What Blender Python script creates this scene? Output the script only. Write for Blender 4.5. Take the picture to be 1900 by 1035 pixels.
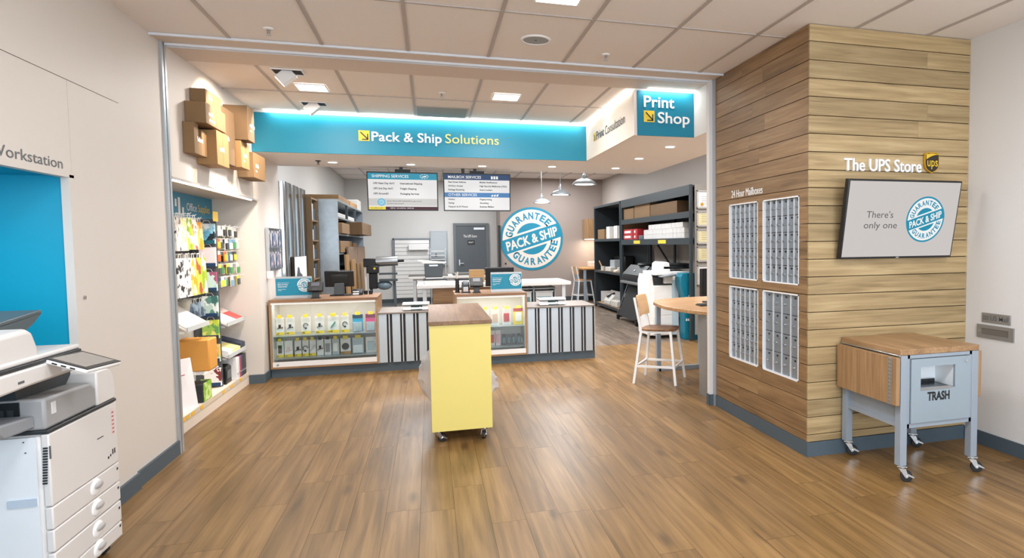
import bpy, bmesh, math, random
from mathutils import Vector, Matrix
random.seed(7)
PI = math.pi
for o in list(bpy.data.objects): bpy.data.objects.remove(o, do_unlink=True)
sc = bpy.context.scene
C = sc.collection

# ------------------------------------------------------------------ camera
F, PX, PY = 1174.62, 1148.51, 513.68          # focal length and principal point for a 1900 x 1035 frame
YAW, PITCH, ROLL, EYE = .2894, .0525, -.0103, 1.535
def cam_rows():
    cy, sy, cp, sp, cr, sr = math.cos(YAW), math.sin(YAW), math.cos(PITCH), math.sin(PITCH), math.cos(ROLL), math.sin(ROLL)
    B = Matrix(((1,0,0),(0,0,-1),(0,1,0)))
    return (Matrix(((cr,-sr,0),(sr,cr,0),(0,0,1))) @ Matrix(((1,0,0),(0,cp,-sp),(0,sp,cp))) @ B
            @ Matrix(((cy,-sy,0),(sy,cy,0),(0,0,1))))
Rm = cam_rows()
cd = bpy.data.cameras.new('camera'); cam = bpy.data.objects.new('camera', cd); C.objects.link(cam)
M4 = Matrix.Identity(4)
for i in range(3):
    M4[i][0] = Rm[0][i]; M4[i][1] = -Rm[1][i]; M4[i][2] = -Rm[2][i]
M4[2][3] = EYE
cam.matrix_world = M4
cd.sensor_fit = 'HORIZONTAL'; cd.sensor_width = 36; cd.lens = F/1900*36
cd.shift_x = (950-PX)/1900; cd.shift_y = (PY-517.5)/1900
cd.clip_start = .05; cd.clip_end = 200
sc.camera = cam

# ------------------------------------------------------------------ world, exposure, big lights
sc.view_settings.view_transform = 'Standard'; sc.view_settings.look = 'None'
sc.view_settings.gamma = 1; sc.view_settings.use_curve_mapping = False
sc.view_settings.exposure = -0.17
w = bpy.data.worlds.new('sky'); sc.world = w; w.use_nodes = True
bg = w.node_tree.nodes['Background']; bg.inputs[0].default_value = (.80,.90,1,1); bg.inputs[1].default_value = .8
sc.cycles.max_bounces = 8; sc.cycles.diffuse_bounces = 5; sc.cycles.glossy_bounces = 3
sc.cycles.transparent_max_bounces = 12; sc.cycles.caustics_reflective = False; sc.cycles.caustics_refractive = False
def area(name, loc, target, sx, sy, watts, col=(1,1,1)):
    l = bpy.data.lights.new(name, 'AREA'); l.shape = 'RECTANGLE'; l.size = sx; l.size_y = sy; l.energy = watts; l.color = col
    o = bpy.data.objects.new(name, l); C.objects.link(o); o.location = loc
    o.rotation_euler = (Vector(target)-Vector(loc)).to_track_quat('-Z','Y').to_euler(); return o
def spot(name, loc, target, watts, deg, blend=.4, col=(1,.86,.7), rad=.03):
    l = bpy.data.lights.new(name, 'SPOT'); l.energy = watts; l.spot_size = math.radians(deg); l.spot_blend = blend; l.color = col; l.shadow_soft_size = rad
    o = bpy.data.objects.new(name, l); C.objects.link(o); o.location = loc
    o.rotation_euler = (Vector(target)-Vector(loc)).to_track_quat('-Z','Y').to_euler(); return o
WARM = (1,.97,.93); NEUT = (.96,.98,1); COOL = (.80,.90,1)
area('storefront_daylight', (1.1,-2.35,1.5), (1.0,4,2.8), 5.4, 2.7, 300, COOL)
for i,(x,y) in enumerate([(-.6,1.6),(1.1,1.6),(2.8,1.6),(.79,3.83)]):
    area('panel_and_fill_light', (x,y,3.02), (x,y,0), .6, .6, 38, NEUT)  # first three lamps added out of view; last belongs to the visible panel
for x,y in [(-1.03,6.63),(.78,6.58)]:
    area('panel_light', (x,y,3.02), (x,y,0), .27, .27, 45, WARM)
for x,y in [(-.2,10.3),(2.4,10.4),(-.4,13.2),(2.4,13.4),(.2,16.0),(3.2,15.6),(3.75,7.4)]:  # unseen lamps; the last one added to brighten certificates and half-round table
    area('back_room_light', (x,y,3.26), (x,y,0), .6, 1.2, 78, NEUT)

# ------------------------------------------------------------------ materials
def lin(h):
    if isinstance(h, (tuple, list)): return tuple(h)[:3]
    h = h.lstrip('#'); v = [int(h[i:i+2],16)/255 for i in (0,2,4)]
    return tuple(c/12.92 if c <= .04045 else ((c+.055)/1.055)**2.4 for c in v)
MC = {}
def new_mat(name):
    m = bpy.data.materials.new(name); m.use_nodes = True
    nt = m.node_tree; return m, nt, nt.nodes['Principled BSDF']
def M(name, col='#888888', rough=.5, metal=0., var=.05, scale=6., bump=0., spec=.5, emit=0., stretch=(1,1,1)):
    """plain surface with a little procedural unevenness"""
    if name in MC: return MC[name]
    m, nt, b = new_mat(name); L = nt.links.new; N = nt.nodes.new
    c = lin(col)
    tc = N('ShaderNodeTexCoord'); mp = N('ShaderNodeMapping'); mp.inputs['Scale'].default_value = stretch
    nz = N('ShaderNodeTexNoise'); nz.inputs['Scale'].default_value = scale; nz.inputs['Detail'].default_value = 3
    L(tc.outputs['Object'], mp.inputs[0]); L(mp.outputs[0], nz.inputs['Vector'])
    mix = N('ShaderNodeMix'); mix.data_type = 'RGBA'
    mix.inputs[6].default_value = (*[v*(1-var) for v in c],1); mix.inputs[7].default_value = (*[min(1,v*(1+var)) for v in c],1)
    L(nz.outputs['Fac'], mix.inputs[0]); L(mix.outputs[2], b.inputs['Base Color'])
    b.inputs['Roughness'].default_value = rough; b.inputs['Metallic'].default_value = metal
    b.inputs['Specular IOR Level'].default_value = spec
    if bump:
        bp = N('ShaderNodeBump'); bp.inputs['Strength'].default_value = bump; bp.inputs['Distance'].default_value = .01
        L(nz.outputs['Fac'], bp.inputs['Height']); L(bp.outputs[0], b.inputs['Normal'])
    if emit:
        b.inputs['Emission Color'].default_value = (*c,1); b.inputs['Emission Strength'].default_value = emit
    MC[name] = m; return m
def lit(name, col, e):
    """the face of a switched-on screen: the picture is its own light, the glass itself is dark"""
    if name in MC: return MC[name]
    m, nt, b = new_mat(name); c = lin(col)
    tc = nt.nodes.new('ShaderNodeTexCoord'); nz = nt.nodes.new('ShaderNodeTexNoise'); nz.inputs['Scale'].default_value = 400
    nt.links.new(tc.outputs['Object'], nz.inputs['Vector']); mr = nt.nodes.new('ShaderNodeMapRange'); mr.inputs[3].default_value = .25; mr.inputs[4].default_value = .35
    nt.links.new(nz.outputs['Fac'], mr.inputs[0]); nt.links.new(mr.outputs[0], b.inputs['Roughness'])
    b.inputs['Base Color'].default_value = (*[v*.06 for v in c],1); b.inputs['Specular IOR Level'].default_value = .25
    b.inputs['Emission Color'].default_value = (*c,1); b.inputs['Emission Strength'].default_value = e
    MC[name] = m; return m
def wood(name, c1, c2, c3, axis=0, rough=.45, pid=True, scale=1.0, spread=.22, knots=True, spec=.4, bump=.08):
    """grain along an axis; every board (face attribute 'pid') gets its own piece of grain and its own tone"""
    if name in MC: return MC[name]
    m, nt, b = new_mat(name); L = nt.links.new; N = nt.nodes.new
    tc = N('ShaderNodeTexCoord'); at = N('ShaderNodeAttribute'); at.attribute_name = 'pid'
    wn = N('ShaderNodeTexWhiteNoise'); wn.noise_dimensions = '1D'; L(at.outputs['Fac'], wn.inputs['W'])
    off = N('ShaderNodeVectorMath'); off.operation = 'SCALE'; off.inputs['Scale'].default_value = 37.0; L(wn.outputs['Color'], off.inputs[0])
    add = N('ShaderNodeVectorMath'); add.operation = 'ADD'; L(tc.outputs['Object'], add.inputs[0]); L(off.outputs[0], add.inputs[1])
    def noise(sl, sc_, det, dist=0.):
        mp = N('ShaderNodeMapping'); s = [sc_*scale]*3; s[axis] = sl*scale; mp.inputs['Scale'].default_value = s
        L(add.outputs[0], mp.inputs[0]); n = N('ShaderNodeTexNoise'); n.inputs['Scale'].default_value = 1; n.inputs['Detail'].default_value = det
        n.inputs['Distortion'].default_value = dist; L(mp.outputs[0], n.inputs['Vector']); return n
    n1 = noise(1.6, 34, 5, .6); n2 = noise(.9, 7, 3, 1.2); n3 = noise(3.0, 120, 2)
    s1 = N('ShaderNodeMath'); s1.operation = 'MULTIPLY_ADD'; L(n1.outputs['Fac'], s1.inputs[0]); s1.inputs[1].default_value = .55; s1.inputs[2].default_value = 0
    s2 = N('ShaderNodeMath'); s2.operation = 'MULTIPLY_ADD'; L(n2.outputs['Fac'], s2.inputs[0]); s2.inputs[1].default_value = .35; L(s1.outputs[0], s2.inputs[2])
    s3 = N('ShaderNodeMath'); s3.operation = 'MULTIPLY_ADD'; L(n3.outputs['Fac'], s3.inputs[0]); s3.inputs[1].default_value = .10; L(s2.outputs[0], s3.inputs[2])
    cr = N('ShaderNodeValToRGB'); e = cr.color_ramp.elements
    e[0].position = .33; e[0].color = (*lin(c1),1); e[1].position = .66; e[1].color = (*lin(c3),1)
    k = e.new(.49); k.color = (*lin(c2),1); L(s3.outputs[0], cr.inputs[0])
    mr = N('ShaderNodeMapRange'); L(wn.outputs['Value'], mr.inputs[0]); mr.inputs[3].default_value = 1-spread; mr.inputs[4].default_value = 1+spread*.7
    ml = N('ShaderNodeVectorMath'); ml.operation = 'SCALE'; L(cr.outputs[0], ml.inputs[0]); L(mr.outputs[0], ml.inputs['Scale'])
    col = ml.outputs[0]
    if knots:
        mp = N('ShaderNodeMapping'); s = [5.2*scale]*3; s[axis] = 1.7*scale; mp.inputs['Scale'].default_value = s; L(add.outputs[0], mp.inputs[0])
        vo = N('ShaderNodeTexVoronoi'); vo.inputs['Scale'].default_value = 1; L(mp.outputs[0], vo.inputs['Vector'])
        r = N('ShaderNodeMapRange'); L(vo.outputs['Distance'], r.inputs[0]); r.inputs[1].default_value = .04; r.inputs[2].default_value = .16; r.inputs[3].default_value = .55; r.inputs[4].default_value = 1
        m2 = N('ShaderNodeVectorMath'); m2.operation = 'SCALE'; L(col, m2.inputs[0]); L(r.outputs[0], m2.inputs['Scale']); col = m2.outputs[0]
    L(col, b.inputs['Base Color']); b.inputs['Roughness'].default_value = rough; b.inputs['Specular IOR Level'].default_value = spec
    if bump:
        bp = N('ShaderNodeBump'); bp.inputs['Strength'].default_value = bump; bp.inputs['Distance'].default_value = .004; L(n1.outputs['Fac'], bp.inputs['Height']); L(bp.outputs[0], b.inputs['Normal'])
    MC[name] = m; return m
def pattern(name, cols, scale=22., rough=.45):
    """printed cells in a few flat colours"""
    if name in MC: return MC[name]
    m, nt, b = new_mat(name); L = nt.links.new; N = nt.nodes.new
    tc = N('ShaderNodeTexCoord'); nz = N('ShaderNodeTexNoise'); nz.inputs['Scale'].default_value = scale*.4
    mixv = N('ShaderNodeVectorMath'); mixv.operation = 'MULTIPLY_ADD'; L(nz.outputs['Color'], mixv.inputs[0]); mixv.inputs[1].default_value = (.05,.05,.05); L(tc.outputs['Object'], mixv.inputs[2])
    vo = N('ShaderNodeTexVoronoi'); vo.inputs['Scale'].default_value = scale; L(mixv.outputs[0], vo.inputs['Vector'])
    sp = N('ShaderNodeSeparateColor'); L(vo.outputs['Color'], sp.inputs[0])
    cr = N('ShaderNodeValToRGB'); cr.color_ramp.interpolation = 'CONSTANT'; e = cr.color_ramp.elements
    e[0].color = (*lin(cols[0]),1); e[0].position = 0; e[1].position = 1/len(cols); e[1].color = (*lin(cols[1]),1)
    for i in range(2, len(cols)): k = e.new(i/len(cols)); k.color = (*lin(cols[i]),1)
    L(sp.outputs[0], cr.inputs[0]); L(cr.outputs[0], b.inputs['Base Color']); b.inputs['Roughness'].default_value = rough
    MC[name] = m; return m
def glass(name='clear_glass', tint=(.93,.97,.98), refl=.10):
    if name in MC: return MC[name]
    m = bpy.data.materials.new(name); m.use_nodes = True; nt = m.node_tree; nt.nodes.clear(); N = nt.nodes.new
    o = N('ShaderNodeOutputMaterial'); t = N('ShaderNodeBsdfTransparent'); t.inputs[0].default_value = (*tint,1)
    g = N('ShaderNodeBsdfGlossy'); g.inputs['Roughness'].default_value = .03; x = N('ShaderNodeMixShader')
    lw = N('ShaderNodeLayerWeight'); lw.inputs[0].default_value = .35; mm = N('ShaderNodeMath'); mm.operation = 'MULTIPLY_ADD'
    nt.links.new(lw.outputs['Fresnel'], mm.inputs[0]); mm.inputs[1].default_value = .5; mm.inputs[2].default_value = refl*.3
    nt.links.new(mm.outputs[0], x.inputs[0]); nt.links.new(t.outputs[0], x.inputs[1]); nt.links.new(g.outputs[0], x.inputs[2]); nt.links.new(x.outputs[0], o.inputs[0])
    MC[name] = m; return m
def film(name, col, alpha=.45):
    if name in MC: return MC[name]
    m, nt, b = new_mat(name); b.inputs['Base Color'].default_value = (*lin(col),1); b.inputs['Alpha'].default_value = alpha; b.inputs['Roughness'].default_value = .25
    nz = nt.nodes.new('ShaderNodeTexNoise'); nz.inputs['Scale'].default_value = 30; bp = nt.nodes.new('ShaderNodeBump'); bp.inputs['Strength'].default_value = .6
    nt.links.new(nz.outputs['Fac'], bp.inputs['Height']); nt.links.new(bp.outputs[0], b.inputs['Normal'])
    MC[name] = m; return m

# ------------------------------------------------------------------ mesh builder
class MB:
    def __init__(s, T=None): s.v=[]; s.f=[]; s.mi=[]; s.pid=[]; s.T=T
    def add(s, vs, fs, mi=0, pid=0.):
        n = len(s.v)
        for p in vs:
            p = Vector(p); s.v.append(s.T @ p if s.T else p)
        for f in fs: s.f.append([i+n for i in f]); s.mi.append(mi); s.pid.append(pid)
        return s
    def box(s, x0,x1,y0,y1,z0,z1, mi=0, pid=0.):
        return s.add([(x0,y0,z0),(x1,y0,z0),(x1,y1,z0),(x0,y1,z0),(x0,y0,z1),(x1,y0,z1),(x1,y1,z1),(x0,y1,z1)],
              [(0,3,2,1),(4,5,6,7),(0,1,5,4),(1,2,6,5),(2,3,7,6),(3,0,4,7)], mi, pid)
    def quad(s, a,b,c,d, mi=0, pid=0.): return s.add([a,b,c,d], [(0,1,2,3)], mi, pid)
    def bar(s, p, q, wx, wy=None, up=(0,0,1), mi=0):
        p,q = Vector(p),Vector(q); d=(q-p).normalized(); up=Vector(up)
        if abs(d.dot(up))>.95: up=Vector((0,1,0)) if abs(d.y)<.9 else Vector((1,0,0))
        a=d.cross(up).normalized()*wx/2; b=a.cross(d).normalized()*(wy or wx)/2
        vs=[p-a-b,p+a-b,p+a+b,p-a+b,q-a-b,q+a-b,q+a+b,q-a+b]
        return s.add(vs,[(0,3,2,1),(4,5,6,7),(0,1,5,4),(1,2,6,5),(2,3,7,6),(3,0,4,7)],mi)
    def cyl(s, p, q, r, r2=None, n=16, mi=0):
        p,q=Vector(p),Vector(q); d=(q-p).normalized(); r2 = r if r2 is None else r2
        a=d.orthogonal().normalized(); b=d.cross(a); vs=[]
        for i in range(n):
            t=2*PI*i/n; e=a*math.cos(t)+b*math.sin(t); vs += [p+e*r, q+e*r2]
        fs=[(2*i,2*((i+1)%n),2*((i+1)%n)+1,2*i+1) for i in range(n)]
        fs += [tuple(2*i for i in range(n))[::-1], tuple(2*i+1 for i in range(n))]
        return s.add(vs,fs,mi)
    def tube(s, pts, r, n=8, mi=0):
        for a,b in zip(pts[:-1],pts[1:]): s.cyl(a,b,r,None,n,mi)
        return s
    def lathe(s, prof, c, n=24, mi=0):
        c=Vector(c); vs=[]; k=len(prof)
        for i in range(n):
            t=2*PI*i/n
            for r,z in prof: vs.append(c+Vector((r*math.cos(t),r*math.sin(t),z)))
        fs=[(i*k+j,((i+1)%n)*k+j,((i+1)%n)*k+j+1,i*k+j+1) for i in range(n) for j in range(k-1)]
        return s.add(vs,fs,mi)
    def prism(s, pts, ax, a, b, mi=0, pid=0.):
        """closed 2-D outline pushed along an axis: ax x -> (y,z), y -> (x,z), z -> (x,y)"""
        def P(u,v,w): return {'x':(w,u,v),'y':(u,w,v),'z':(u,v,w)}[ax]
        n=len(pts); vs=[P(u,v,a) for u,v in pts]+[P(u,v,b) for u,v in pts]
        fs=[tuple(range(n))[::-1],tuple(range(n,2*n))]+[(i,(i+1)%n,(i+1)%n+n,i+n) for i in range(n)]
        return s.add(vs,fs,mi,pid)
    def ball(s, c, r, n=12, sq=(1,1,1), mi=0):
        c=Vector(c); vs=[]; fs=[]; m=n//2
        for j in range(m+1):
            ph=PI*j/m
            for i in range(n):
                t=2*PI*i/n; vs.append(c+Vector((r*sq[0]*math.sin(ph)*math.cos(t),r*sq[1]*math.sin(ph)*math.sin(t),r*sq[2]*math.cos(ph))))
        for j in range(m):
            for i in range(n): fs.append((j*n+i,(j+1)*n+i,(j+1)*n+(i+1)%n,j*n+(i+1)%n))
        return s.add(vs,fs,mi)
ORG = {}
def org(o): return ORG.get(o.name, Vector()) if o else Vector()
def tag(o, label=None, cat=None, group=None, kind=None):
    if label: o['label'] = label
    if cat: o['category'] = cat
    if group: o['group'] = group
    if kind: o['kind'] = kind
    return o
def thing(name, label, cat, loc, group=None):
    o = bpy.data.objects.new(name, None); C.objects.link(o); o.location = loc; o.empty_display_size = .1
    ORG[o.name] = Vector(loc); return tag(o, label, cat, group)
def build(name, mb, mats, parent=None, bevel=0., label=None, cat=None, group=None, kind=None, ang=35, local=False, seg=2):
    if not isinstance(mats, (list,tuple)): mats = [mats]
    base = org(parent)
    if not parent and kind != 'structure':
        xs=[p.x for p in mb.v]; ys=[p.y for p in mb.v]; zs=[p.z for p in mb.v]
        base = Vector(((min(xs)+max(xs))/2,(min(ys)+max(ys))/2,min(zs)))
    off = Vector() if local else base
    me = bpy.data.meshes.new(name); me.from_pydata([tuple(p-off) for p in mb.v], [], mb.f)
    for m in mats: me.materials.append(m)
    me.polygons.foreach_set('material_index', mb.mi)
    if any(mb.pid):
        a = me.attributes.new('pid','FLOAT','FACE'); a.data.foreach_set('value', mb.pid)
    bm = bmesh.new(); bm.from_mesh(me); bmesh.ops.recalc_face_normals(bm, faces=bm.faces); bm.to_mesh(me); bm.free()
    me.polygons.foreach_set('use_smooth', [True]*len(me.polygons)); me.set_sharp_from_angle(angle=math.radians(ang)); me.update()
    o = bpy.data.objects.new(name, me); C.objects.link(o)
    if parent: o.parent = parent; ORG[o.name] = base.copy()
    else: o.location = base if not kind == 'structure' else (0,0,0); ORG[o.name] = Vector(o.location)
    if bevel:
        bv = o.modifiers.new('bevel','BEVEL'); bv.width = bevel; bv.segments = seg; bv.limit_method = 'ANGLE'; bv.angle_limit = math.radians(40)
    return tag(o, label, cat, group, kind)
def struct(name, mb, mats, bevel=0.): return build(name, mb, mats, None, bevel, kind='structure')
def dup(src, loc, label=None, rot=None):
    r = src.copy(); C.objects.link(r); r.location = loc; ORG[r.name] = Vector(loc)
    if label: r['label'] = label
    if rot is not None: r.rotation_euler = (0,0,rot)
    for ch in src.children:
        c = ch.copy(); C.objects.link(c); c.parent = r
        for g in ch.children:
            d = g.copy(); C.objects.link(d); d.parent = c
    return r

# ------------------------------------------------------------------ lettering
TXT = {}
def text_geo(s, bold=0., shear=0.):
    k = (s,bold,shear)
    if k in TXT: return TXT[k]
    cu = bpy.data.curves.new('lettering','FONT'); cu.body = s; cu.size = 1; cu.resolution_u = 3; cu.offset = bold; cu.shear = shear
    o = bpy.data.objects.new('lettering', cu); C.objects.link(o)
    dg = bpy.context.evaluated_depsgraph_get(); me = bpy.data.meshes.new_from_object(o.evaluated_get(dg))
    vs=[v.co.copy() for v in me.vertices]; fs=[tuple(p.vertices) for p in me.polygons]
    bpy.data.objects.remove(o); bpy.data.curves.remove(cu); bpy.data.meshes.remove(me)
    x0=min(v.x for v in vs); x1=max(v.x for v in vs)
    TXT[k]=(vs,fs,x0,x1); return TXT[k]
CAP = None
def letters(mb, s, o, R, U, cap, width=None, bold=0., shear=0., align='l', depth=0., Nn=None, mi=0):
    """write s with its baseline start at o, reading along R, upright along U, capitals 'cap' tall"""
    global CAP
    if CAP is None: CAP = max(v.y for v in text_geo('H')[0])
    vs,fs,x0,x1 = text_geo(s,bold,shear); o,R,U = Vector(o),Vector(R).normalized(),Vector(U).normalized()
    sy = cap/CAP; sx = (width/(x1-x0)) if width else sy
    sh = {'l':0,'c':-(x1-x0)*sx/2,'r':-(x1-x0)*sx}[align]
    P = [o+R*((v.x-x0)*sx+sh)+U*(v.y*sy) for v in vs]
    mb.add(P, fs, mi)
    if depth:
        Nn = Vector(Nn).normalized(); n=len(P)
        mb.add([p-Nn*depth for p in P], fs, mi)
        from collections import Counter
        ed = Counter(); od={}
        for f in fs:
            for a,b in zip(f, f[1:]+f[:1]): ed[frozenset((a,b))]+=1; od[frozenset((a,b))]=(a,b)
        be=[od[e] for e,c in ed.items() if c==1]
        mb.add(P+[p-Nn*depth for p in P], [(a,b,b+n,a+n) for a,b in be], mi)
    return (x1-x0)*sx
def scribble(mb, o, R, U, h, wds, mi=0):
    """rows of illegible tiny print: little upright strokes grouped in words"""
    o,R,U=Vector(o),Vector(R).normalized(),Vector(U).normalized(); x=0
    for wlen in wds:
        for k in range(wlen):
            hh = h*random.choice((.62,.62,.7,1)); a=o+R*x; b=o+R*(x+h*.38)
            mb.quad(a,b,b+U*hh,a+U*hh,mi); x+=h*.55
        x+=h*.45
def disc(mb, c, R, U, r0, r1, n=48, mi=0, a0=0., a1=2*PI):
    c,R,U=Vector(c),Vector(R),Vector(U); vs=[]
    for i in range(n+1):
        t=a0+(a1-a0)*i/n; e=R*math.cos(t)+U*math.sin(t); vs += [c+e*r0, c+e*r1]
    mb.add(vs,[(2*i,2*i+2,2*i+3,2*i+1) for i in range(n)],mi)
def seal(parent, c, R, U, Nn, r, white, teal, big=True, st=.002, word='GUARANTEE'):
    """round PACK & SHIP / GUARANTEE seal: pale disc, teal ring, teal core cut by a rising band, letters on two arcs"""
    c,R,U,Nn=Vector(c),Vector(R).normalized(),Vector(U).normalized(),Vector(Nn).normalized()
    mb=MB(); disc(mb,c,R,U,0,r*.97); build('seal_disc',mb,white,parent)
    mb=MB(); disc(mb,c+Nn*st,R,U,r*.925,r); disc(mb,c+Nn*st,R,U,0,r*.50); build('seal_ring',mb,teal,parent)
    ph=math.radians(17.5); bR=R*math.cos(ph)+U*math.sin(ph); bU=U*math.cos(ph)-R*math.sin(ph)
    def band(h,rad,dz,name,mt):
        mb=MB(); a=math.asin(h/rad); n=8; pts=[]
        for i in range(n+1): t=-a+2*a*i/n; pts.append((rad*math.cos(t),rad*math.sin(t)))
        for i in range(n+1): t=PI-a+2*a*i/n; pts.append((rad*math.cos(t),rad*math.sin(t)))
        mb.add([c+Nn*dz+bR*u*r+bU*v*r for u,v in pts],[tuple(range(len(pts)))]); build(name,mb,mt,parent)
    band(.285,.93,st*2,'seal_band_border',white); band(.225,1.0,st*3,'seal_band',teal)
    mb=MB(); letters(mb,'PACK & SHIP',c+Nn*st*4-bU*r*.135,bR,bU,r*.27,r*1.72,bold=.03,shear=.12,align='c'); build('seal_lettering',mb,white,parent)
    mb=MB(); mb2=MB(); n=len(word)
    for i,ch in enumerate(word):
        t=math.radians(17.5+90+62-124*i/(n-1)); rd=r*.625
        e=R*math.cos(t)+U*math.sin(t); tg=R*math.sin(t)-U*math.cos(t)
        letters(mb,ch,c+Nn*st*2+e*rd,tg,e,r*.205,r*.16,bold=.035,align='c')
        t=math.radians(17.5-90-62+124*i/(n-1)); rd=r*.825
        e=R*math.cos(t)+U*math.sin(t); tg=-R*math.sin(t)+U*math.cos(t)
        letters(mb2,ch,c+Nn*st*2+e*rd,tg,-e,r*.205,r*.16,bold=.035,align='c')
    build('seal_upper_lettering',mb,teal,parent); build('seal_lower_lettering',mb2,teal,parent)
def arrow_icon(parent, o, R, U, Nn, s, yellow, black, st=.003):
    o,R,U,Nn=Vector(o),Vector(R).normalized(),Vector(U).normalized(),Vector(Nn).normalized()
    q=lambda u,v,d: o+R*u*s+U*v*s+Nn*d
    mb=MB(); mb.quad(q(0,0,st),q(1,0,st),q(1,1,st),q(0,1,st)); ic=build('arrow_icon',mb,yellow,parent)
    mb=MB(); t=.1
    mb.quad(q(.14,.80,st*2),q(.22,.88,st*2),q(.86,.24,st*2),q(.78,.16,st*2)); mb.quad(q(.3,.1,st*2),q(.88,.1,st*2),q(.88,.2,st*2),q(.3,.2,st*2)); mb.quad(q(.78,.1,st*2),q(.88,.1,st*2),q(.88,.7,st*2),q(.78,.7,st*2))
    build('arrow',mb,black,ic)
X_,Y_,Z_ = Vector((1,0,0)),Vector((0,1,0)),Vector((0,0,1)); FRONT=Vector((0,-1,0))

# ------------------------------------------------------------------ palette
WALL = M('warm_white_paint','#d9d2cb',.6,var=.015,scale=2)
WALLC = M('white_paint','#dcdad9',.6,var=.015,scale=2)
GREY_WALL = M('greige_paint','#9d918a',.6,var=.02,scale=2)
BACKW = M('pale_grey_paint','#cfcfcd',.6,var=.02,scale=2)
CEIL = M('ceiling_tile','#ece6e2',.8,var=.02,scale=60)
TEE = M('ceiling_tee','#b4aaa4',.5,var=.02)
BASE = M('grey_rubber_base','#4b5963',.55,var=.05)
WHITE = M('white_enamel','#efefef',.4,var=.015)
WHITEM = M('matte_white','#e8e6e2',.6,var=.02)
BLACK = M('black_plastic','#15171a',.4,var=.1)
DARK = M('charcoal_plastic','#2b2f33',.45,var=.08)
RTEAL = M('recess_teal','#009dbf',.45,var=.02,scale=2)
TEAL = M('teal_paint','#007f9d',.45,var=.03,scale=2)
TEALP = M('teal_print','#0f86a6',.5,var=.02)
YELLOW = M('sign_yellow','#f2cf3c',.5,var=.03)
YCART = M('cart_yellow','#e0ce74',.45,var=.02,scale=3)
GREYM = M('grey_enamel_steel','#919ba6',.4,var=.03,scale=3)
STEEL = M('brushed_steel','#b9bcbf',.28,1.,var=.06,scale=10,stretch=(1,1,30))
ALU = M('satin_aluminium','#c4c8cc',.35,.9,var=.03)
CHROME = M('chrome','#d5d8db',.15,1.,var=.02)
RUBBER = M('black_rubber','#1b1d20',.7,var=.1)
CARD = M('brown_cardboard','#876a48',.75,var=.06,scale=9)
CARDW = M('kraft_cardboard','#a17c50',.7,var=.05,scale=9)
CARDD = M('dark_cardboard','#6d5439',.75,var=.08,scale=9)
RACKB = M('rack_blue_grey','#253036',.5,var=.06)
TWHITE = M('white_print','#f4f4f4',.5,var=.01)
TBLACK = M('black_print','#26282b',.5,var=.05)
TGREY = M('grey_print','#5c5f62',.5,var=.05)
NAVY = M('navy_print','#173a63',.5,var=.03); BLUEP = M('blue_print','#3f79b5',.5,var=.03)
FLOORW = wood('walnut_plank_floor','#604929','#7e5f38','#967549',axis=1,rough=.36,spread=.14,spec=.4,scale=.75)
FLOORG = wood('grey_plank_floor','#4c4138','#75675a','#948677',axis=1,rough=.35,spread=.2)
CLAD = wood('oak_cladding_front_lit','#857150','#a58d66','#baa37b',axis=0,rough=.5,spread=.17,scale=1.1,knots=False)  # same oak as the side; daylight on this face put into lighter tones
CLADL = wood('oak_cladding_side_shaded','#6f5539','#8b6c4a','#a0825d',axis=1,rough=.5,spread=.17,scale=1.1,knots=False)  # side boards away from the daylight, shade put into browner tones
OAKX = wood('oak_laminate','#836447','#9c7a57','#ad8b66',axis=0,rough=.4,knots=False,scale=1.6,spread=.05)
OAKY = wood('oak_laminate_lengthwise','#836447','#9c7a57','#ad8b66',axis=1,rough=.4,knots=False,scale=1.6,spread=.05)
OAKZ = wood('oak_laminate_upright','#836447','#9c7a57','#ad8b66',axis=2,rough=.4,knots=False,scale=1.6,spread=.05)
BEECH = wood('honey_beech','#b07a44','#c98f55','#d9a468',axis=0,rough=.35,knots=False,scale=1.5,spread=.05)
GREYTOP = M('taupe_laminate','#7a7068',.45,var=.05,scale=20,stretch=(1,8,8))
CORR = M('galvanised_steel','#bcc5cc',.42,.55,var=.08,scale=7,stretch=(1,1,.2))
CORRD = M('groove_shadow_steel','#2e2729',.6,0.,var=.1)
SCREEN_OFF = M('dark_glass_screen','#3a4043',.12,var=.05)
LAMP = M('lamp_diffuser','#fff4e6',.5,emit=7.0)
LAMPB = M('led_strip','#fff6ea',.5,emit=6.0)
ENV = M('manila_paper','#e0a04a',.6,var=.05)
GLASS = glass()

# ================================================================== THE SETTING
YF, YB = -2.5, 9.17      # front edge of the room, line where the wood floor gives way to grey plank
mb = MB(); mb.box(-2.9,4.9,YF,18.4,-.06,-.0015,1)
x=-2.75; row=0
while x < 4.75:
    y = YF-random.random()*1.2
    while y < YB:
        ln = random.choice((.9,1.2,1.2,1.5)); a=max(y,YF); b=min(y+ln,YB)
        if b-a>.02: mb.quad((x+.0008,a+.001,0),(x+.1892,a+.001,0),(x+.1892,b-.001,0),(x+.0008,b-.001,0),0,random.random()*97+1)
        y += ln
    y = YB-random.random()*1.2
    while y < 18.2:
        a=max(y,YB); b=min(y+1.2,18.2)
        if b-a>.02: mb.quad((x+.0008,a+.001,0),(x+.1892,a+.001,0),(x+.1892,b-.001,0),(x+.0008,b-.001,0),2,random.random()*97+1)
        y += 1.2
    x += .19
struct('floor', mb, [FLOORW, M('plank_gap','#3a2618',.7), FLOORG])

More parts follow.
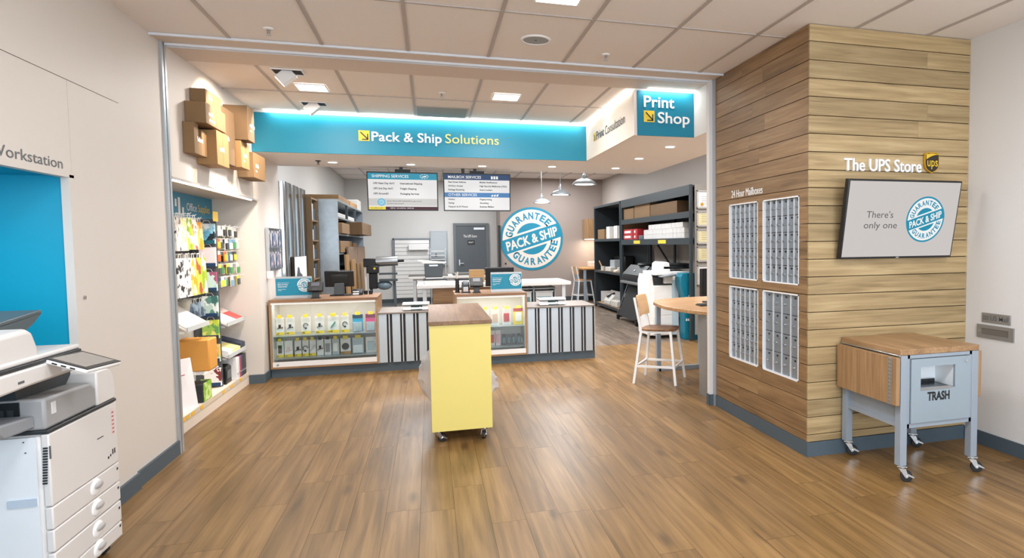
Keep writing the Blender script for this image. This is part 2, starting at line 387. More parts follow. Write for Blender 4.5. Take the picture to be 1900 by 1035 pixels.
# front ceiling: lay-in tiles, tee grid, plaster band at the opening, second tile field behind it
mb = MB(); mb.box(-2.7,4.2,YF,5.24,3.042,3.1); mb.box(-1.84,2.0,5.93,7.86,3.042,3.1)
mb.box(-2.2,4.2,5.235,5.46,3.034,3.1,1); mb.box(-1.85,2.56,5.505,5.93,3.034,3.1,1)
struct('ceiling', mb, [CEIL, M('plaster_band','#d6c9be',.6,var=.01)])
mb = MB()
xs=[-1.344+.61*k for k in range(9)]
for xx in xs:
    mb.box(xx-.012,xx+.012,YF,5.235,3.034,3.045)
    if xx<1.9: mb.box(xx-.012,xx+.012,5.93,7.84,3.034,3.045)
for yy in (-.68,.54,1.76,2.98,4.2): mb.box(-1.84,3.95,yy-.009,yy+.009,3.0345,3.045)
mb.box(-1.84,1.93,6.86-.009,6.86+.009,3.0345,3.045)
struct('trim_1', mb, TEE)
mb = MB()   # white angle, roll-down gate slot and its guides
mb.box(-1.84,2.56,5.225,5.245,3.022,3.036); mb.box(-1.84,2.55,5.452,5.468,3.018,3.036); mb.box(-1.84,2.55,5.496,5.512,3.018,3.036)
mb.box(-1.84,2.55,5.468,5.496,3.045,3.06,1)
struct('trim_2', mb, [M('gate_rail_white','#dfe3ea',.35), BLACK])
mb = MB(); mb.box(-1.842,-1.824,5.40,5.432,0,3.034); mb.box(-1.84,-1.832,5.432,5.452,0,3.034,1)
mb.box(-1.842,-1.824,5.452,5.484,0,3.034); struct('trim_3', mb, [M('gate_guide','#b9bec3',.35,.5), M('guide_slot','#5a5f63',.5)])
mb = MB(); mb.box(2.534,2.552,5.39,5.40,0,3.034); mb.box(2.54,2.55,5.40,5.405,0,3.034,1)
mb.box(2.534,2.552,5.405,5.43,0,3.034); struct('trim_4', mb, [M('gate_guide','#b9bec3',.35,.5), M('guide_slot','#5a5f63',.5)])

# left wall with the teal workstation recess
mb = MB(); t=.002
mb.box(-1.95,-1.825,YF,4.69,2.436,3.045)                       # upper panel
mb.box(-1.95,-1.825,4.102,4.69,0,2.432)                        # panel right of the recess
mb.box(-1.95,-1.825,1.9,4.098,1.945,2.432); mb.box(-1.95,-1.825,YF,1.9,0,2.432)
mb.box(-1.95,-1.829,YF,4.69,2.43,2.438,1); mb.box(-1.95,-1.829,4.096,4.104,1.9,2.436,1)
mb.box(-1.95,-1.84,4.69,5.40,0,3.045)
mb.box(-2.75,-2.65,1.8,4.2,0,2.1,2); mb.box(-2.65,-1.86,4.082,4.098,0,1.93,2); mb.box(-2.65,-1.86,1.9,1.92,0,1.93,2); mb.box(-2.65,-1.86,1.9,4.082,1.925,1.945,2)
mb.box(-1.862,-1.822,4.07,4.115,0,1.93,0); mb.box(-1.862,-1.822,1.9,4.115,1.915,1.95,0)
# beyond the opening: upper wall, niche, pier of wall, counter end
mb.box(-2.4,-1.84,5.484,7.97,2.07,3.3); mb.box(-2.4,-2.29,5.40,7.97,0,2.07); mb.box(-2.4,-1.842,5.40,5.484,0,2.07)
mb.box(-2.4,-1.84,7.97,9.06,0,3.3)
mb.box(-2.3,-2.1,9.06,18.1,0,3.4,3)
struct('wall_left', mb, [WALL, M('panel_seam','#6b625b',.8), RTEAL, BACKW])
mb = MB(); mb.box(-1.84,-1.822,4.69,5.40,0,.103); mb.box(-1.825,-1.807,4.10,4.692,0,.103)
mb.box(-1.99,-1.84,7.952,7.97,0,.10); mb.box(-1.84,-1.822,7.952,8.22,0,.10)
struct('baseboard_left', mb, BASE)
# right side: clad pier, its openings for the mailboxes, right wall
OPEN = [(4.607,5.121,1.220,1.868),(4.008,4.531,1.220,1.868),(4.600,5.121,.512,1.153),(4.008,4.529,.512,1.153)]
mb = MB(); mb.box(2.62,3.96,3.902,5.40,0,3.3,1); mb.box(2.553,4.75,5.40,5.54,0,3.3,2); mb.box(2.502,2.552,5.432,5.49,0,3.034,2)
z=3.04; k=0
zb=[3.04,2.923,2.795,2.670,2.545,2.415]
while zb[-1]-.1255>.15: zb.append(zb[-1]-.1255)
zb.append(.103)
def cut(y0,y1,z0,z1):
    """a course of cladding minus the mailbox openings"""
    zs=sorted({z0,z1}|{v for o in OPEN for v in o[2:] if z0<v<z1}); out=[]
    for a,b in zip(zs[:-1],zs[1:]):
        m=(a+b)/2; segs=[(y0,y1)]
        for o in OPEN:
            if o[2]<m<o[3]:
                n=[]
                for s,e in segs:
                    if o[1]<=s or o[0]>=e: n.append((s,e)); continue
                    if s<o[0]: n.append((s,o[0]))
                    if e>o[1]: n.append((o[1],e))
                segs=n
        out += [(s,e,a,b) for s,e in segs]
    return out
clad_l=MB(); clad_f=MB()
for i,(zt,zo) in enumerate(zip(zb[:-1],zb[1:])):
    g=.0025
    x=2.55
    while x<3.94:
        ln = random.uniform(.9,1.5); e=min(x+ln,3.94)
        if 3.94-e<.25: e=3.94
        clad_f.box(x,e-(.0008 if e<3.94 else 0),3.887,3.902,zo+g,zt-g,0,random.random()*97+1); x=e
    y=3.9025
    while y<5.40:
        ln = random.uniform(.5,1.3); e=min(y+ln,5.40)
        if 5.40-e<.25: e=5.40
        p=random.random()*97+1
        for s,t_,a,b in cut(y,e-(.0008 if e<5.4 else 0),zo+g,zt-g): clad_l.box(2.55,2.565,s,t_,a,b,0,p)
        y=e
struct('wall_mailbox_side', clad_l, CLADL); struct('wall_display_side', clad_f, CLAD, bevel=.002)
struct('wall_partition', mb, [WALL, M('cladding_gap','#2f251b',.8), WALLC])
mb = MB(); mb.box(3.94,4.06,YF,3.902,0,3.3); struct('wall_right', mb, WALLC)
mb = MB(); mb.box(2.541,3.94,3.878,3.887,0,.103); mb.box(2.541,2.55,3.8872,5.40,0,.103); mb.box(3.931,3.94,YF,3.88,0,.103)
mb.box(2.494,2.502,5.425,5.49,0,.103); mb.box(2.494,2.534,5.424,5.432,0,.103)
struct('baseboard_right', mb, BASE)
# soffit over the counter and print corner
mb = MB(); mb.box(-1.84,3.17,7.86,9.14,2.583,3.3); mb.box(1.94,3.17,5.90,7.86,2.583,3.3); mb.box(2.546,3.17,5.56,5.90,2.583,3.3)
struct('ceiling_soffit', mb, M('soffit_white','#f3f0ee',.6,var=.01))
# back room
mb = MB(); mb.box(-2.3,4.75,9.14,18.1,3.3,3.36); mb.box(3.17,4.75,5.6,9.14,3.3,3.36)
for k in range(12): mb.box(-2.1+.61*k-.012,-2.1+.61*k+.012,9.14,18,3.294,3.3,1)
for k in range(8): mb.box(-2.1,4.6,9.6+1.22*k-.012,9.6+1.22*k+.012,3.2945,3.3,1)
struct('ceiling_back', mb, [CEIL, TEE])
mb = MB(); mb.box(-2.3,1.9,18,18.1,0,3.4); mb.box(1.80,4.75,17,17.1,0,3.4,1); mb.box(1.80,1.9,17.1,18,0,3.4,1)
struct('wall_back', mb, [BACKW, GREY_WALL])
mb = MB(); mb.box(4.6,4.75,5.6,17,0,3.4); struct('wall_right_rear', mb, M('rear_wall_paint','#b5aca5',.6,var=.015,scale=2))
mb = MB(); mb.box(-2.1,.62,17.985,18,0,.11); mb.box(1.785,4.6,16.985,17,0,.11); mb.box(-2.1,-2.085,9.06,18,0,.11); mb.box(4.585,4.6,5.62,17,0,.11)
struct('baseboard_back', mb, M('dark_base','#434b50',.6))
# grey steel door in the back wall
d = thing('door_1','grey steel door in the back wall behind the work tables','door',(1.09,17.99,0)); tag(d,kind='structure')
mb=MB(); mb.box(.62,.69,17.93,18,0,2.14); mb.box(1.50,1.57,17.93,18,0,2.14); mb.box(.69,1.50,17.93,18,2.07,2.14); build('door_frame',mb,M('door_frame_grey','#6b7276',.5),d)
mb=MB(); mb.box(.69,1.50,17.95,17.99,.01,2.07); build('door_leaf',mb,M('door_leaf_grey','#596066',.5,var=.03),d)
mb=MB(); mb.cyl((.77,17.95,1.04),(.77,17.90,1.04),.02); mb.box(.755,.785,17.94,17.95,.98,1.14); mb.bar((.77,17.90,1.04),(.88,17.90,1.04),.02); build('door_handle',mb,STEEL,d)
mb=MB(); mb.box(1.17,1.46,17.925,17.95,1.96,2.02); build('door_closer',mb,ALU,d)
mb=MB(); mb.box(1.0,1.19,17.94,17.95,1.55,1.67); s=build('exit_plate',mb,BLACK,d)
mb=MB(); letters(mb,'EXIT',(1.095,17.938,1.59),X_,Z_,.045,align='c'); build('exit_lettering',mb,TWHITE,s)
mb=MB(); letters(mb,'The UPS Store',(.89,17.947,1.75),X_,Z_,.07,.36,bold=.01); build('door_lettering',mb,TWHITE,d)

# ================================================================== HEADER SIGNS AND CEILING FITTINGS
s = thing('header_sign','long teal header sign reading Pack & Ship Solutions over the counter','sign',(.05,7.84,2.583))
mb=MB(); mb.box(-1.835,1.94,7.835,7.858,2.583,3.012); build('panel',mb,TEAL,s)
mb=MB(); mb.box(-1.7,1.88,7.80,7.83,3.018,3.034); build('light_strip',mb,LAMPB,s,label='glowing white strip along the top')
area('header_strip_light',(.1,7.78,3.02),(.1,7.86,2.5),3.5,.02,11,(1,.95,.88))
arrow_icon(s,(-.749,7.835,2.738),X_,Z_,FRONT,.118,YELLOW,TBLACK)
mb=MB(); wd=letters(mb,'Pack & Ship ',(-.61,7.830,2.743),X_,Z_,.102,.775,bold=.013,depth=.004,Nn=FRONT); build('lettering',mb,TWHITE,s)
mb=MB(); letters(mb,'Solutions',(.206,7.830,2.745),X_,Z_,.104,.625,bold=0.,depth=.004,Nn=FRONT); build('lettering',mb,M('lettering_yellow','#e9d97c',.5),s,label='pale yellow word on the teal panel')
s = thing('side_sign','white side panel reading Print Consultation between the two teal header signs','sign',(1.93,6.87,2.583))
mb=MB(); mb.box(1.922,1.94,5.885,7.835,2.583,3.012); build('panel',mb,M('sign_cream','#e9dfd4',.5),s)
mb=MB(); mb.box(1.885,1.918,5.95,7.80,3.018,3.034); build('light_strip',mb,LAMPB,s)
area('side_strip_light',(1.87,6.87,3.02),(1.94,6.87,2.5),.02,1.8,4.5,(1,.95,.88))
mb=MB(); Rl=(0,-1,0); arrow_icon(s,(1.922,7.46,2.762),Rl,Z_,(-1,0,0),.10,YELLOW,TBLACK)
mb=MB(); letters(mb,'Print ',(1.917,7.32,2.762),Rl,Z_,.095,.34,bold=.01); letters(mb,'Consultation',(1.917,6.93,2.755),Rl,Z_,.095,.75); build('lettering',mb,TBLACK,s)
s = thing('hanging_sign','square teal sign reading Print Shop above the print corner','sign',(2.22,5.88,2.583))
mb=MB(); mb.box(1.957,2.545,5.88,5.90,2.583,3.012); build('panel',mb,TEAL,s)
mb=MB(); mb.box(2.06,2.54,5.845,5.875,3.018,3.032); build('light_strip',mb,LAMPB,s)
area('print_strip_light',(2.25,5.83,3.02),(2.25,5.9,2.5),.5,.02,1.6,(1,.95,.88))
mb=MB(); letters(mb,'Print',(2.018,5.874,2.857),X_,Z_,.104,.317,bold=.014,depth=.004,Nn=FRONT); letters(mb,'Shop',(2.16,5.874,2.709),X_,Z_,.102,.337,bold=.014,depth=.004,Nn=FRONT); build('lettering',mb,TWHITE,s)
arrow_icon(s,(2.018,5.88,2.712),X_,Z_,FRONT,.110,YELLOW,TBLACK)

def panel_light(x,y,h,label,group,z=3.034):
    t=thing('ceiling_light',label,'light',(x,y,z-.004),group)
    mb=MB()
    for a in (-1,1): mb.box(x-h,x+h,y+a*h-.006,y+a*h+.006,z-.006,z+.004); mb.box(x+a*h-.006,x+a*h+.006,y-h,y+h,z-.006,z+.004)
    build('frame',mb,WHITE,t); mb=MB(); mb.box(x-h+.006,x+h-.006,y-h+.006,y+h-.006,z-.002,z+.004); build('diffuser',mb,LAMP,t)
panel_light(-1.03,6.63,.132,'small square ceiling light left, near the shelf wall','square ceiling lights')
panel_light(.78,6.58,.132,'small square ceiling light above the middle of the counter run','square ceiling lights')
panel_light(.79,3.83,.135,'square ceiling light cut by the top edge of the view','square ceiling lights')
for i,(x,y) in enumerate([(-1.13,8.59),(-.21,8.61),(.69,8.60),(1.60,8.47),(2.49,8.47),(2.49,7.45),(2.52,6.48)]):
    pos=['over the left display case','second along the soffit, above the left menu screen','third along the soffit, above the right menu screen','fourth along the soffit, right of the menu screens','at the soffit corner near the pendants','in the print corner soffit, middle of its three','in the print corner soffit, closest to the hanging sign'][i]
    t=thing('downlight','round recessed downlight '+pos,'light',(x,y,2.575),'soffit downlights')
    mb=MB(); disc(mb,(x,y,2.5815),X_,Y_,.050,.066,24); mb.cyl((x,y,2.583),(x,y,2.575),.066,.064,24); build('trim_ring',mb,WHITE,t)
    mb=MB(); mb.cyl((x,y,2.5755),(x,y,2.5735),.05,.05,24); build('lamp_face',mb,LAMP,t)
    spot('downlight_lamp',(x,y,2.565),(x,y,0),95,130,.7,(.98,.98,1),.05)
t=thing('ceiling_speaker','round grey ceiling speaker in a tile of the front ceiling','speaker',(.785,4.72,3.03))
mb=MB(); mb.lathe([(.112,0),(.108,-.008),(.095,-.01),(.092,-.004)],(.785,4.72,3.042),32); build('rim',mb,WHITE,t)
mb=MB(); mb.cyl((.785,4.72,3.042),(.785,4.72,3.036),.094,.094,32); build('grille',mb,M('speaker_grille','#9aa0a3',.6,var=.2,scale=400),t)
mb=MB(); mb.cyl((.785,4.72,3.036),(.785,4.72,3.033),.008,.008,10); build('badge',mb,TGREY,t)
for x,y,lb,zz in [(-1.03,4.95,'fire sprinkler in the front ceiling on the left, above the opening',3.042),(1.38,4.94,'fire sprinkler in the front ceiling near the wood-clad pier',3.042),(.15,6.57,'fire sprinkler in the tiles above the teal header sign',3.042),(-1.28,8.5,'small dark sprinkler under the soffit at the left end',2.583)]:
    t=thing('sprinkler',lb,'sprinkler',(x,y,zz-.05),'sprinkler heads'); dk = zz<2.9
    mb=MB(); mb.lathe([(.0,0),(.035,0),(.03,-.008),(.012,-.012)],(x,y,zz),16); build('escutcheon',mb,WHITE if not dk else DARK,t)
    mb=MB(); mb.cyl((x,y,zz-.01),(x,y,zz-.035),.006); mb.bar((x-.012,y,zz-.012),(x-.006,y,zz-.045),.003); mb.bar((x+.012,y,zz-.012),(x+.006,y,zz-.045),.003); build('frame',mb,M('sprinkler_metal','#a9a19a',.4,.6) if not dk else DARK,t)
    mb=MB(); mb.cyl((x,y,zz-.045),(x,y,zz-.048),.018,.018,12); build('deflector',mb,ALU if not dk else DARK,t)
t=thing('ceiling_vent','grey air vent panel in the ceiling behind the header strip','vent',(.165,7.50,3.03))
mb=MB(); mb.box(-.12,.455,7.24,7.79,3.036,3.04); build('frame',mb,M('vent_frame','#bfb8b1',.5),t)
mb=MB()
for k in range(9): mb.add([(-.10,7.26+.058*k,3.036),(.435,7.26+.058*k,3.036),(.435,7.30+.058*k,3.030),(-.10,7.30+.058*k,3.030)],[(0,1,2,3)])
build('louvres',mb,M('vent_louvre','#93999b',.5),t)
for i,(x,y) in enumerate([(-1.13,6.095),(-1.13,7.37)]):
    t=thing('track_spotlight',['adjustable white spotlight, the nearer of two aimed at the wall cartons','adjustable white spotlight, the farther of two aimed at the wall cartons'][i],'light',(x,y,2.95),'recessed spotlights')
    mb=MB(); mb.box(x-.115,x+.115,y-.085,y+.085,3.036,3.0415); build('recess',mb,M('recess_black','#26211e',.7),t)
    mb=MB()
    for a in (-1,1): mb.box(x-.125,x+.125,y+a*.09-.006,y+a*.09+.006,3.030,3.04); mb.box(x+a*.12-.006,x+a*.12+.006,y-.09,y+.09,3.030,3.04)
    build('rim',mb,WHITE,t)
    T=Matrix.Translation((x-.01,y,3.0)) @ Matrix.Rotation(math.radians(48),4,'Y')
    mb=MB(T); mb.box(-.05,.05,-.045,.045,-.075,.06); build('lamp_head',mb,WHITE,t,bevel=.006)
    mb=MB(T); mb.box(-.042,.042,-.038,.038,-.078,-.074); build('lens',mb,LAMP,t)
    spot('wall_washer',(x-.11,y,2.955),(-1.84,y+(-.05 if i else .35),2.45),75,85,.35,(1,.84,.64),.02)

# ================================================================== MAILBOXES, WALL SIGNS, DISPLAY SCREEN ON THE CLAD PIER
mb_door=None
def mailbox_bank(o, cols, rows, label):
    y0,y1,z0,z1=o
    t=thing('mailbox_bank',label,'mailboxes',(2.57,(y0+y1)/2,z0),'mailbox banks')
    fw=.010; mb=MB()
    mb.box(2.549,2.60,y0,y0+fw,z0,z1); mb.box(2.549,2.60,y1-fw,y1,z0,z1); mb.box(2.549,2.60,y0,y1,z0,z0+fw); mb.box(2.549,2.60,y0,y1,z1-fw,z1)
    build('frame',mb,M('mailbox_frame_white','#eef1f5',.3),t)
    mb=MB(); mb.box(2.59,2.60,y0+fw,y1-fw,z0+fw,z1-fw)
    cw=(y1-y0-2*fw)/cols; rh=(z1-z0-2*fw)/rows
    for i in range(1,cols): yy=y0+fw+i*cw; mb.box(2.566,2.60,yy-.006,yy+.006,z0+fw,z1-fw,1)
    for j in range(1,rows): zz=z0+fw+j*rh; mb.box(2.574,2.60,y0+fw,y1-fw,zz-.002,zz+.002,2)
    build('divider_grid',mb,[DARK,M('divider_alu','#dfe4e9',.3,.3),DARK],t)
    door=lock=plate=None
    for j in range(rows):
        for i in range(cols):
            yc=y0+fw+(i+.5)*cw; zc=z0+fw+(j+.5)*rh
            if door is None:
                mb=MB(); h=cw/2-.007; v=rh/2-.003
                mb.box(2.572,2.584,yc-h,yc+h,zc-v,zc+v); door=build('door',mb,M('mailbox_door_alu','#8e98a2',.35,.5,var=.05),t,bevel=.002)
                lx = yc+(h*.45)
                mb=MB(); mb.cyl((2.573,lx,zc-.004),(2.563,lx,zc-.004),.0085,.0075,12); lock=build('lock',mb,CHROME,door)
                mb=MB(); mb.box(2.5705,2.573,lx-.021-.011,lx-.021+.011,zc+v*.62,zc+v*.62+.014); plate=build('number_plate',mb,BLACK,door)
                ry,rz=yc,zc
            else:
                d=door.copy(); C.objects.link(d); d.parent=t; d.location=Vector(door.location)+Vector((0,yc-ry,zc-rz))
                for q in (lock,plate): e=q.copy(); C.objects.link(e); e.parent=d
mailbox_bank(OPEN[0],6,5,'aluminium mailbox bank, upper one farther from the pier corner')
mailbox_bank(OPEN[1],6,5,'aluminium mailbox bank, upper one nearer the pier corner')
mailbox_bank(OPEN[2],6,5,'aluminium bank of narrow mailboxes, lower one farther from the pier corner')
mailbox_bank(OPEN[3],4,4,'aluminium bank of larger mailboxes, lower one nearer the pier corner')
mb=MB(); letters(mb,'24 Hour Mailboxes',(2.547,5.07,1.925),(0,-1,0),Z_,.062,.54,depth=.002,Nn=(-1,0,0))
build('wall_lettering',mb,TWHITE,label='thin white lettering 24 Hour Mailboxes on the wood above the mailboxes',cat='sign')
t=thing('store_sign','raised white store name lettering with gold shield above the wall screen','sign',(3.22,3.887,2.03))
mb=MB(); letters(mb,'The UPS Store',(2.825,3.868,2.038),X_,Z_,.085,.665,bold=.012,depth=.016,Nn=FRONT); build('lettering',mb,TWHITE,t)
def shield(c,w,h):
    pts=[(-.5,.42),(-.3,.48),(0,.5),(.3,.48),(.5,.42),(.5,-.08),(.44,-.26),(.3,-.38),(0,-.5),(-.3,-.38),(-.44,-.26),(-.5,-.08)]
    return [(c[0]+u*w,c[1]+v*h) for u,v in pts]
mb=MB(); mb.prism(shield((3.580,2.110),.128,.155),'y',3.866,3.880); sh=build('shield',mb,M('shield_gold','#d9a62c',.3,.5),t)
mb=MB(); mb.prism(shield((3.580,2.110),.114,.141),'y',3.863,3.8665); build('shield_field',mb,M('shield_brown','#2c241c',.4),sh)
mb=MB(); pts=[]
for i in range(13): u=-.5+i/12; pts.append((3.58+u*.110,2.118+.141*(.10+.26*(1-(u-.5)**2*.98)**1 - .0)))
top=[(3.58+u*.110,2.110+.141*(.43+.05*(1-abs(u)*2))) for u in [.5,.25,0,-.25,-.5]]
mb.add([(x,3.8615,min(z,2.178)) for x,z in pts+top],[tuple(range(len(pts+top)))]); build('swoosh',mb,M('swoosh_yellow','#e6c23c',.35,.3),sh)
mb=MB(); letters(mb,'ups',(3.58,3.860,2.083),X_,Z_,.062,.095,bold=.01,align='c'); build('shield_lettering',mb,M('swoosh_yellow'),sh)
# tilted display
Tv=Matrix.Translation((3.24,3.79,1.688)) @ Matrix.Rotation(math.radians(10.2),4,'X')   # top leans out towards the room
t=thing('wall_display','tilted flat screen showing There\'s only one beside a round teal seal','screen',(3.24,3.83,1.41))
hw,hh=.482,.281
mb=MB(Tv); mb.box(-hw,hw,-.018,.025,-hh,hh); build('housing',mb,BLACK,t,bevel=.004)
mb=MB(Tv); mb.box(-hw+.012,hw-.012,-.0205,-.017,-hh+.016,hh-.012); scn=build('screen',mb,lit('lit_screen_grey','#cdc7c4',1.0),t)
Rv=Tv.to_3x3(); fr=lambda u,v,d=.0215: Tv @ Vector((u,-d,v)); Nv=Rv@FRONT; Uv=Rv@Z_
mb=MB(); letters(mb,"There's",fr(-.308,.014),X_,Uv,.046,.224); letters(mb,'only one',fr(-.32,-.061),X_,Uv,.046,.279); build('screen_lettering',mb,lit('lit_print_grey','#5b5b5c',1.0),scn)
seal(scn,fr(.197,.003),X_,Uv,Nv,.166,lit('lit_print_white','#f4f4f3',1.0),lit('lit_print_teal','#1b90b0',1.0),st=.0008)
mb=MB(); mb.box(3.06,3.42,3.83,3.887,1.60,1.78); build('wall_bracket',mb,DARK,t)
mb=MB(Tv); mb.box(-.012,.012,-.0215,-.018,-hh+.004,-hh+.012); build('logo_badge',mb,ALU,t)

# mail slot and its plate on the right wall
t=thing('mail_plate','small grey plate reading US Mail above the mail slot','sign',(3.938,3.61,.925))
mb=MB(); mb.box(3.931,3.94,3.490,3.733,.926,.996); pl=build('plate',mb,M('mail_grey','#8f8c88',.45,.3),t,bevel=.003)
mb=MB(); letters(mb,'US Mail',(3.9295,3.655,.945),(0,-1,0),Z_,.034,.15,bold=.008)
build('lettering',mb,TGREY,pl); mb=MB()
for k in range(4): mb.quad((3.9295,3.722,.944+k*.009),(3.9295,3.668,.944+k*.009),(3.9295,3.668,.948+k*.009),(3.9295,3.722,.948+k*.009))
build('stripe_mark',mb,TGREY,pl)
t=thing('mail_slot','grey metal mail drop slot in the right wall','mail slot',(3.938,3.617,.81))
mb=MB()
mb.box(3.928,3.94,3.46,3.772,.81,.835); mb.box(3.928,3.94,3.46,3.772,.882,.907); mb.box(3.928,3.94,3.46,3.50,.835,.882); mb.box(3.928,3.94,3.735,3.772,.835,.882); build('frame',mb,M('mail_grey'),t)
mb=MB(); mb.box(3.933,3.939,3.50,3.735,.835,.882); build('flap',mb,M('mail_flap','#7b7874',.4,.4),t)
mb=MB(); mb.cyl((3.931,3.752,.858),(3.927,3.752,.858),.006); build('screw',mb,ALU,t)

# ================================================================== FOREGROUND FURNITURE
def caster(parent, x, y, ztop, ang=0., r=.034, z0=0., wheel=RUBBER):
    T=Matrix.Translation((x,y,z0)) @ Matrix.Rotation(ang,4,'Z'); h=ztop-z0
    mb=MB(T); mb.box(-.03,.03,-.03,.03,h-.006,h); mb.cyl((0,0,h-.006),(0,0,h-.018),.018); 
    mb.prism([(-.02,h-.016),(.022,h-.016),(.040,r),(.022,r-.008)],'y',-.021,-.018); mb.prism([(-.02,h-.016),(.022,h-.016),(.040,r),(.022,r-.008)],'y',.018,.021)
    mb.box(-.02,.022,-.021,.021,h-.020,h-.016); mb.cyl((.028,-.026,r),(.028,.026,r),.007)
    ca=build('caster',mb,CHROME,parent)
    mb=MB(T); mb.cyl((.028,-.014,r),(.028,.014,r),r,None,20); build('wheel',mb,wheel,ca,bevel=.004)
    mb=MB(T); mb.prism([(.0,h*.62),(.045,h*.50),(.075,h*.34),(.07,h*.28),(.03,h*.40)],'y',-.016,.016); build('brake_lever',mb,CHROME,ca)
# yellow-ended packing cart
t=thing('packing_cart','yellow-ended rolling cart with wood top in the middle of the floor','cart',(.21,5.75,0))
mb=MB(); mb.box(-.03,.452,5.02,6.52,.922,.952,0,1.); build('top',mb,wood('walnut_laminate_lengthwise','#6a4e36','#846346','#987558',axis=1,rough=.42,knots=False,scale=1.2,spread=.05),t,bevel=.003)
mb=MB(); mb.box(-.02,.442,5.034,5.054,.092,.921); build('end_panel',mb,YCART,t,bevel=.002,label='plain yellow end panel')
mb=MB(); mb.box(-.02,.442,6.48,6.50,.092,.921); build('end_panel',mb,YCART,t,bevel=.002)
mb=MB(); mb.box(-.01,.432,5.054,6.48,.092,.112); mb.box(.20,.22,5.054,6.48,.112,.921); mb.box(-.01,.432,5.054,6.48,.5,.515); build('carcass',mb,WHITEM,t)
for x,y,a in [(.03,5.10,-.35),(.385,5.10,-1.9),(.03,6.42,.2),(.385,6.42,.4)]: caster(t,x,y,.092,a,.032)
def crumple(name,label,side):
    mb=MB(); n=10; m=9; vs=[]; rnd=random.Random(3 if side<0 else 9)
    for i in range(n):
        for j in range(m):
            u=i/(n-1); v=j/(m-1)
            bulge=math.sin(PI*u)**.7*math.sin(PI*min(1,v*1.1))**.6
            x=(-.022-.075*bulge-rnd.random()*.05*bulge) if side<0 else (.444+.075*bulge+rnd.random()*.05*bulge)
            vs.append((x,5.35+.5*v+rnd.uniform(-.01,.01),(.26+.42*u if side<0 else .26+.22*u)+rnd.uniform(-.012,.012)-.05*v))
    mb.add(vs,[(i*m+j,(i+1)*m+j,(i+1)*m+j+1,i*m+j+1) for i in range(n-1) for j in range(m-1)])
    o=build(name,mb,film('bag_film','#f3f3f8',.5),ang=20); tag(o,label,'plastic bag')
crumple('plastic_bag','crumpled clear plastic bag bulging from the left side of the yellow cart',-1)
crumple('plastic_bag','crumpled clear plastic bag bulging from the right side of the yellow cart',1)

# grey steel table with the TRASH door
t=thing('trash_cart','grey steel rolling table with TRASH door and drop leaves by the pier','trash cart',(3.13,3.58,0))
LX=(2.845,3.405); LY=(3.30,3.84); s_=.026
for x in LX:
    for y in LY:
        mb=MB(); mb.box(x-s_,x+s_,y-s_,y+s_,.105,.812); build('leg',mb,GREYM,t,bevel=.003)
        caster(t,x+.01,y-.0,.105,-.6,.036)
mb=MB(); mb.box(LX[0],LX[0]+.012,LY[0]+s_,LY[1]-s_,.345,.812); mb.box(LX[0]-.01,LX[0]+.016,LY[0]+s_,LY[1]-s_,.345,.375); build('side_panel',mb,GREYM,t)
mb=MB(); mb.box(LX[1]-.012,LX[1],LY[0]+s_,LY[1]-s_,.345,.812); build('side_panel',mb,GREYM,t)
mb=MB(); mb.box(LX[0]+s_,LX[1]-s_,LY[1]-.012,LY[1],.345,.812); build('back_panel',mb,GREYM,t)
mb=MB(); mb.box(LX[0]+s_,LX[1]-s_,LY[0],LY[1]-.012,.345,.357); build('bottom_panel',mb,GREYM,t)
mb=MB(); mb.box(LX[0]+s_,LX[1]-s_,LY[0]-.022,LY[0]-.008,.345,.372); mb.box(LX[0]+s_,LX[1]-s_,LY[0]-.022,LY[0]-.008,.790,.812); mb.box(LX[0]+s_,LX[0]+s_+.018,LY[0]-.022,LY[0]-.008,.345,.812); mb.box(LX[1]-s_-.018,LX[1]-s_,LY[0]-.022,LY[0]-.008,.345,.812); build('front_frame',mb,GREYM,t)
dx0,dx1,dz0,dz1=LX[0]+s_+.022,LX[1]-s_-.022,.376,.786; yf=LY[0]-.032
ox0,ox1,oz0,oz1=2.965,3.235,.588,.735
mb=MB(); mb.box(dx0,ox0,yf,yf+.016,dz0,dz1); mb.box(ox1,dx1,yf,yf+.016,dz0,dz1); mb.box(ox0,ox1,yf,yf+.016,dz0,oz0); mb.box(ox0,ox1,yf,yf+.016,oz1,dz1)
dr=build('door',mb,M('door_enamel','#98a6b0',.35,.2,var=.03),t)
mb=MB(); letters(mb,'TRASH',(3.105,yf-.0015,.515),X_,Z_,.052,.175,bold=.035,align='c'); build('lettering',mb,BLACK,dr)
mb=MB(); mb.cyl((dx1-.035,yf,.755),(dx1-.035,yf-.006,.755),.010); build('lock',mb,CHROME,dr)
mb=MB(); mb.quad((ox0,yf+.016,oz0),(ox0,yf+.17,oz0),(ox0,yf+.17,oz1),(ox0,yf+.016,oz1)); mb.quad((ox1,yf+.016,oz0),(ox1,yf+.17,oz0),(ox1,yf+.17,oz1),(ox1,yf+.016,oz1)); mb.quad((ox0,yf+.17,oz0),(ox1,yf+.17,oz0),(ox1,yf+.17,oz1),(ox0,yf+.17,oz1)); mb.quad((ox0,yf+.016,oz1),(ox1,yf+.016,oz1),(ox1,yf+.17,oz1),(ox0,yf+.17,oz1)); build('chute',mb,M('chute_white','#e9edf0',.35),dr)
mb=MB(); mb.box(ox0,ox1-.03,yf+.0,yf+.15,oz0,oz0+.006); mb.box(ox0,ox1-.03,yf-.002,yf+.006,oz0-.006,oz0+.012,1); mb.box(ox0,ox1-.03,yf+.14,yf+.15,oz0,oz0+.03); build('bin_liner',mb,[M('dark_steel','#43484c',.25,.7),STEEL],dr)
mb=MB(); mb.box(2.815,3.435,3.275,3.870,.814,.850,0,3.); build('top',mb,OAKY,t,bevel=.002)
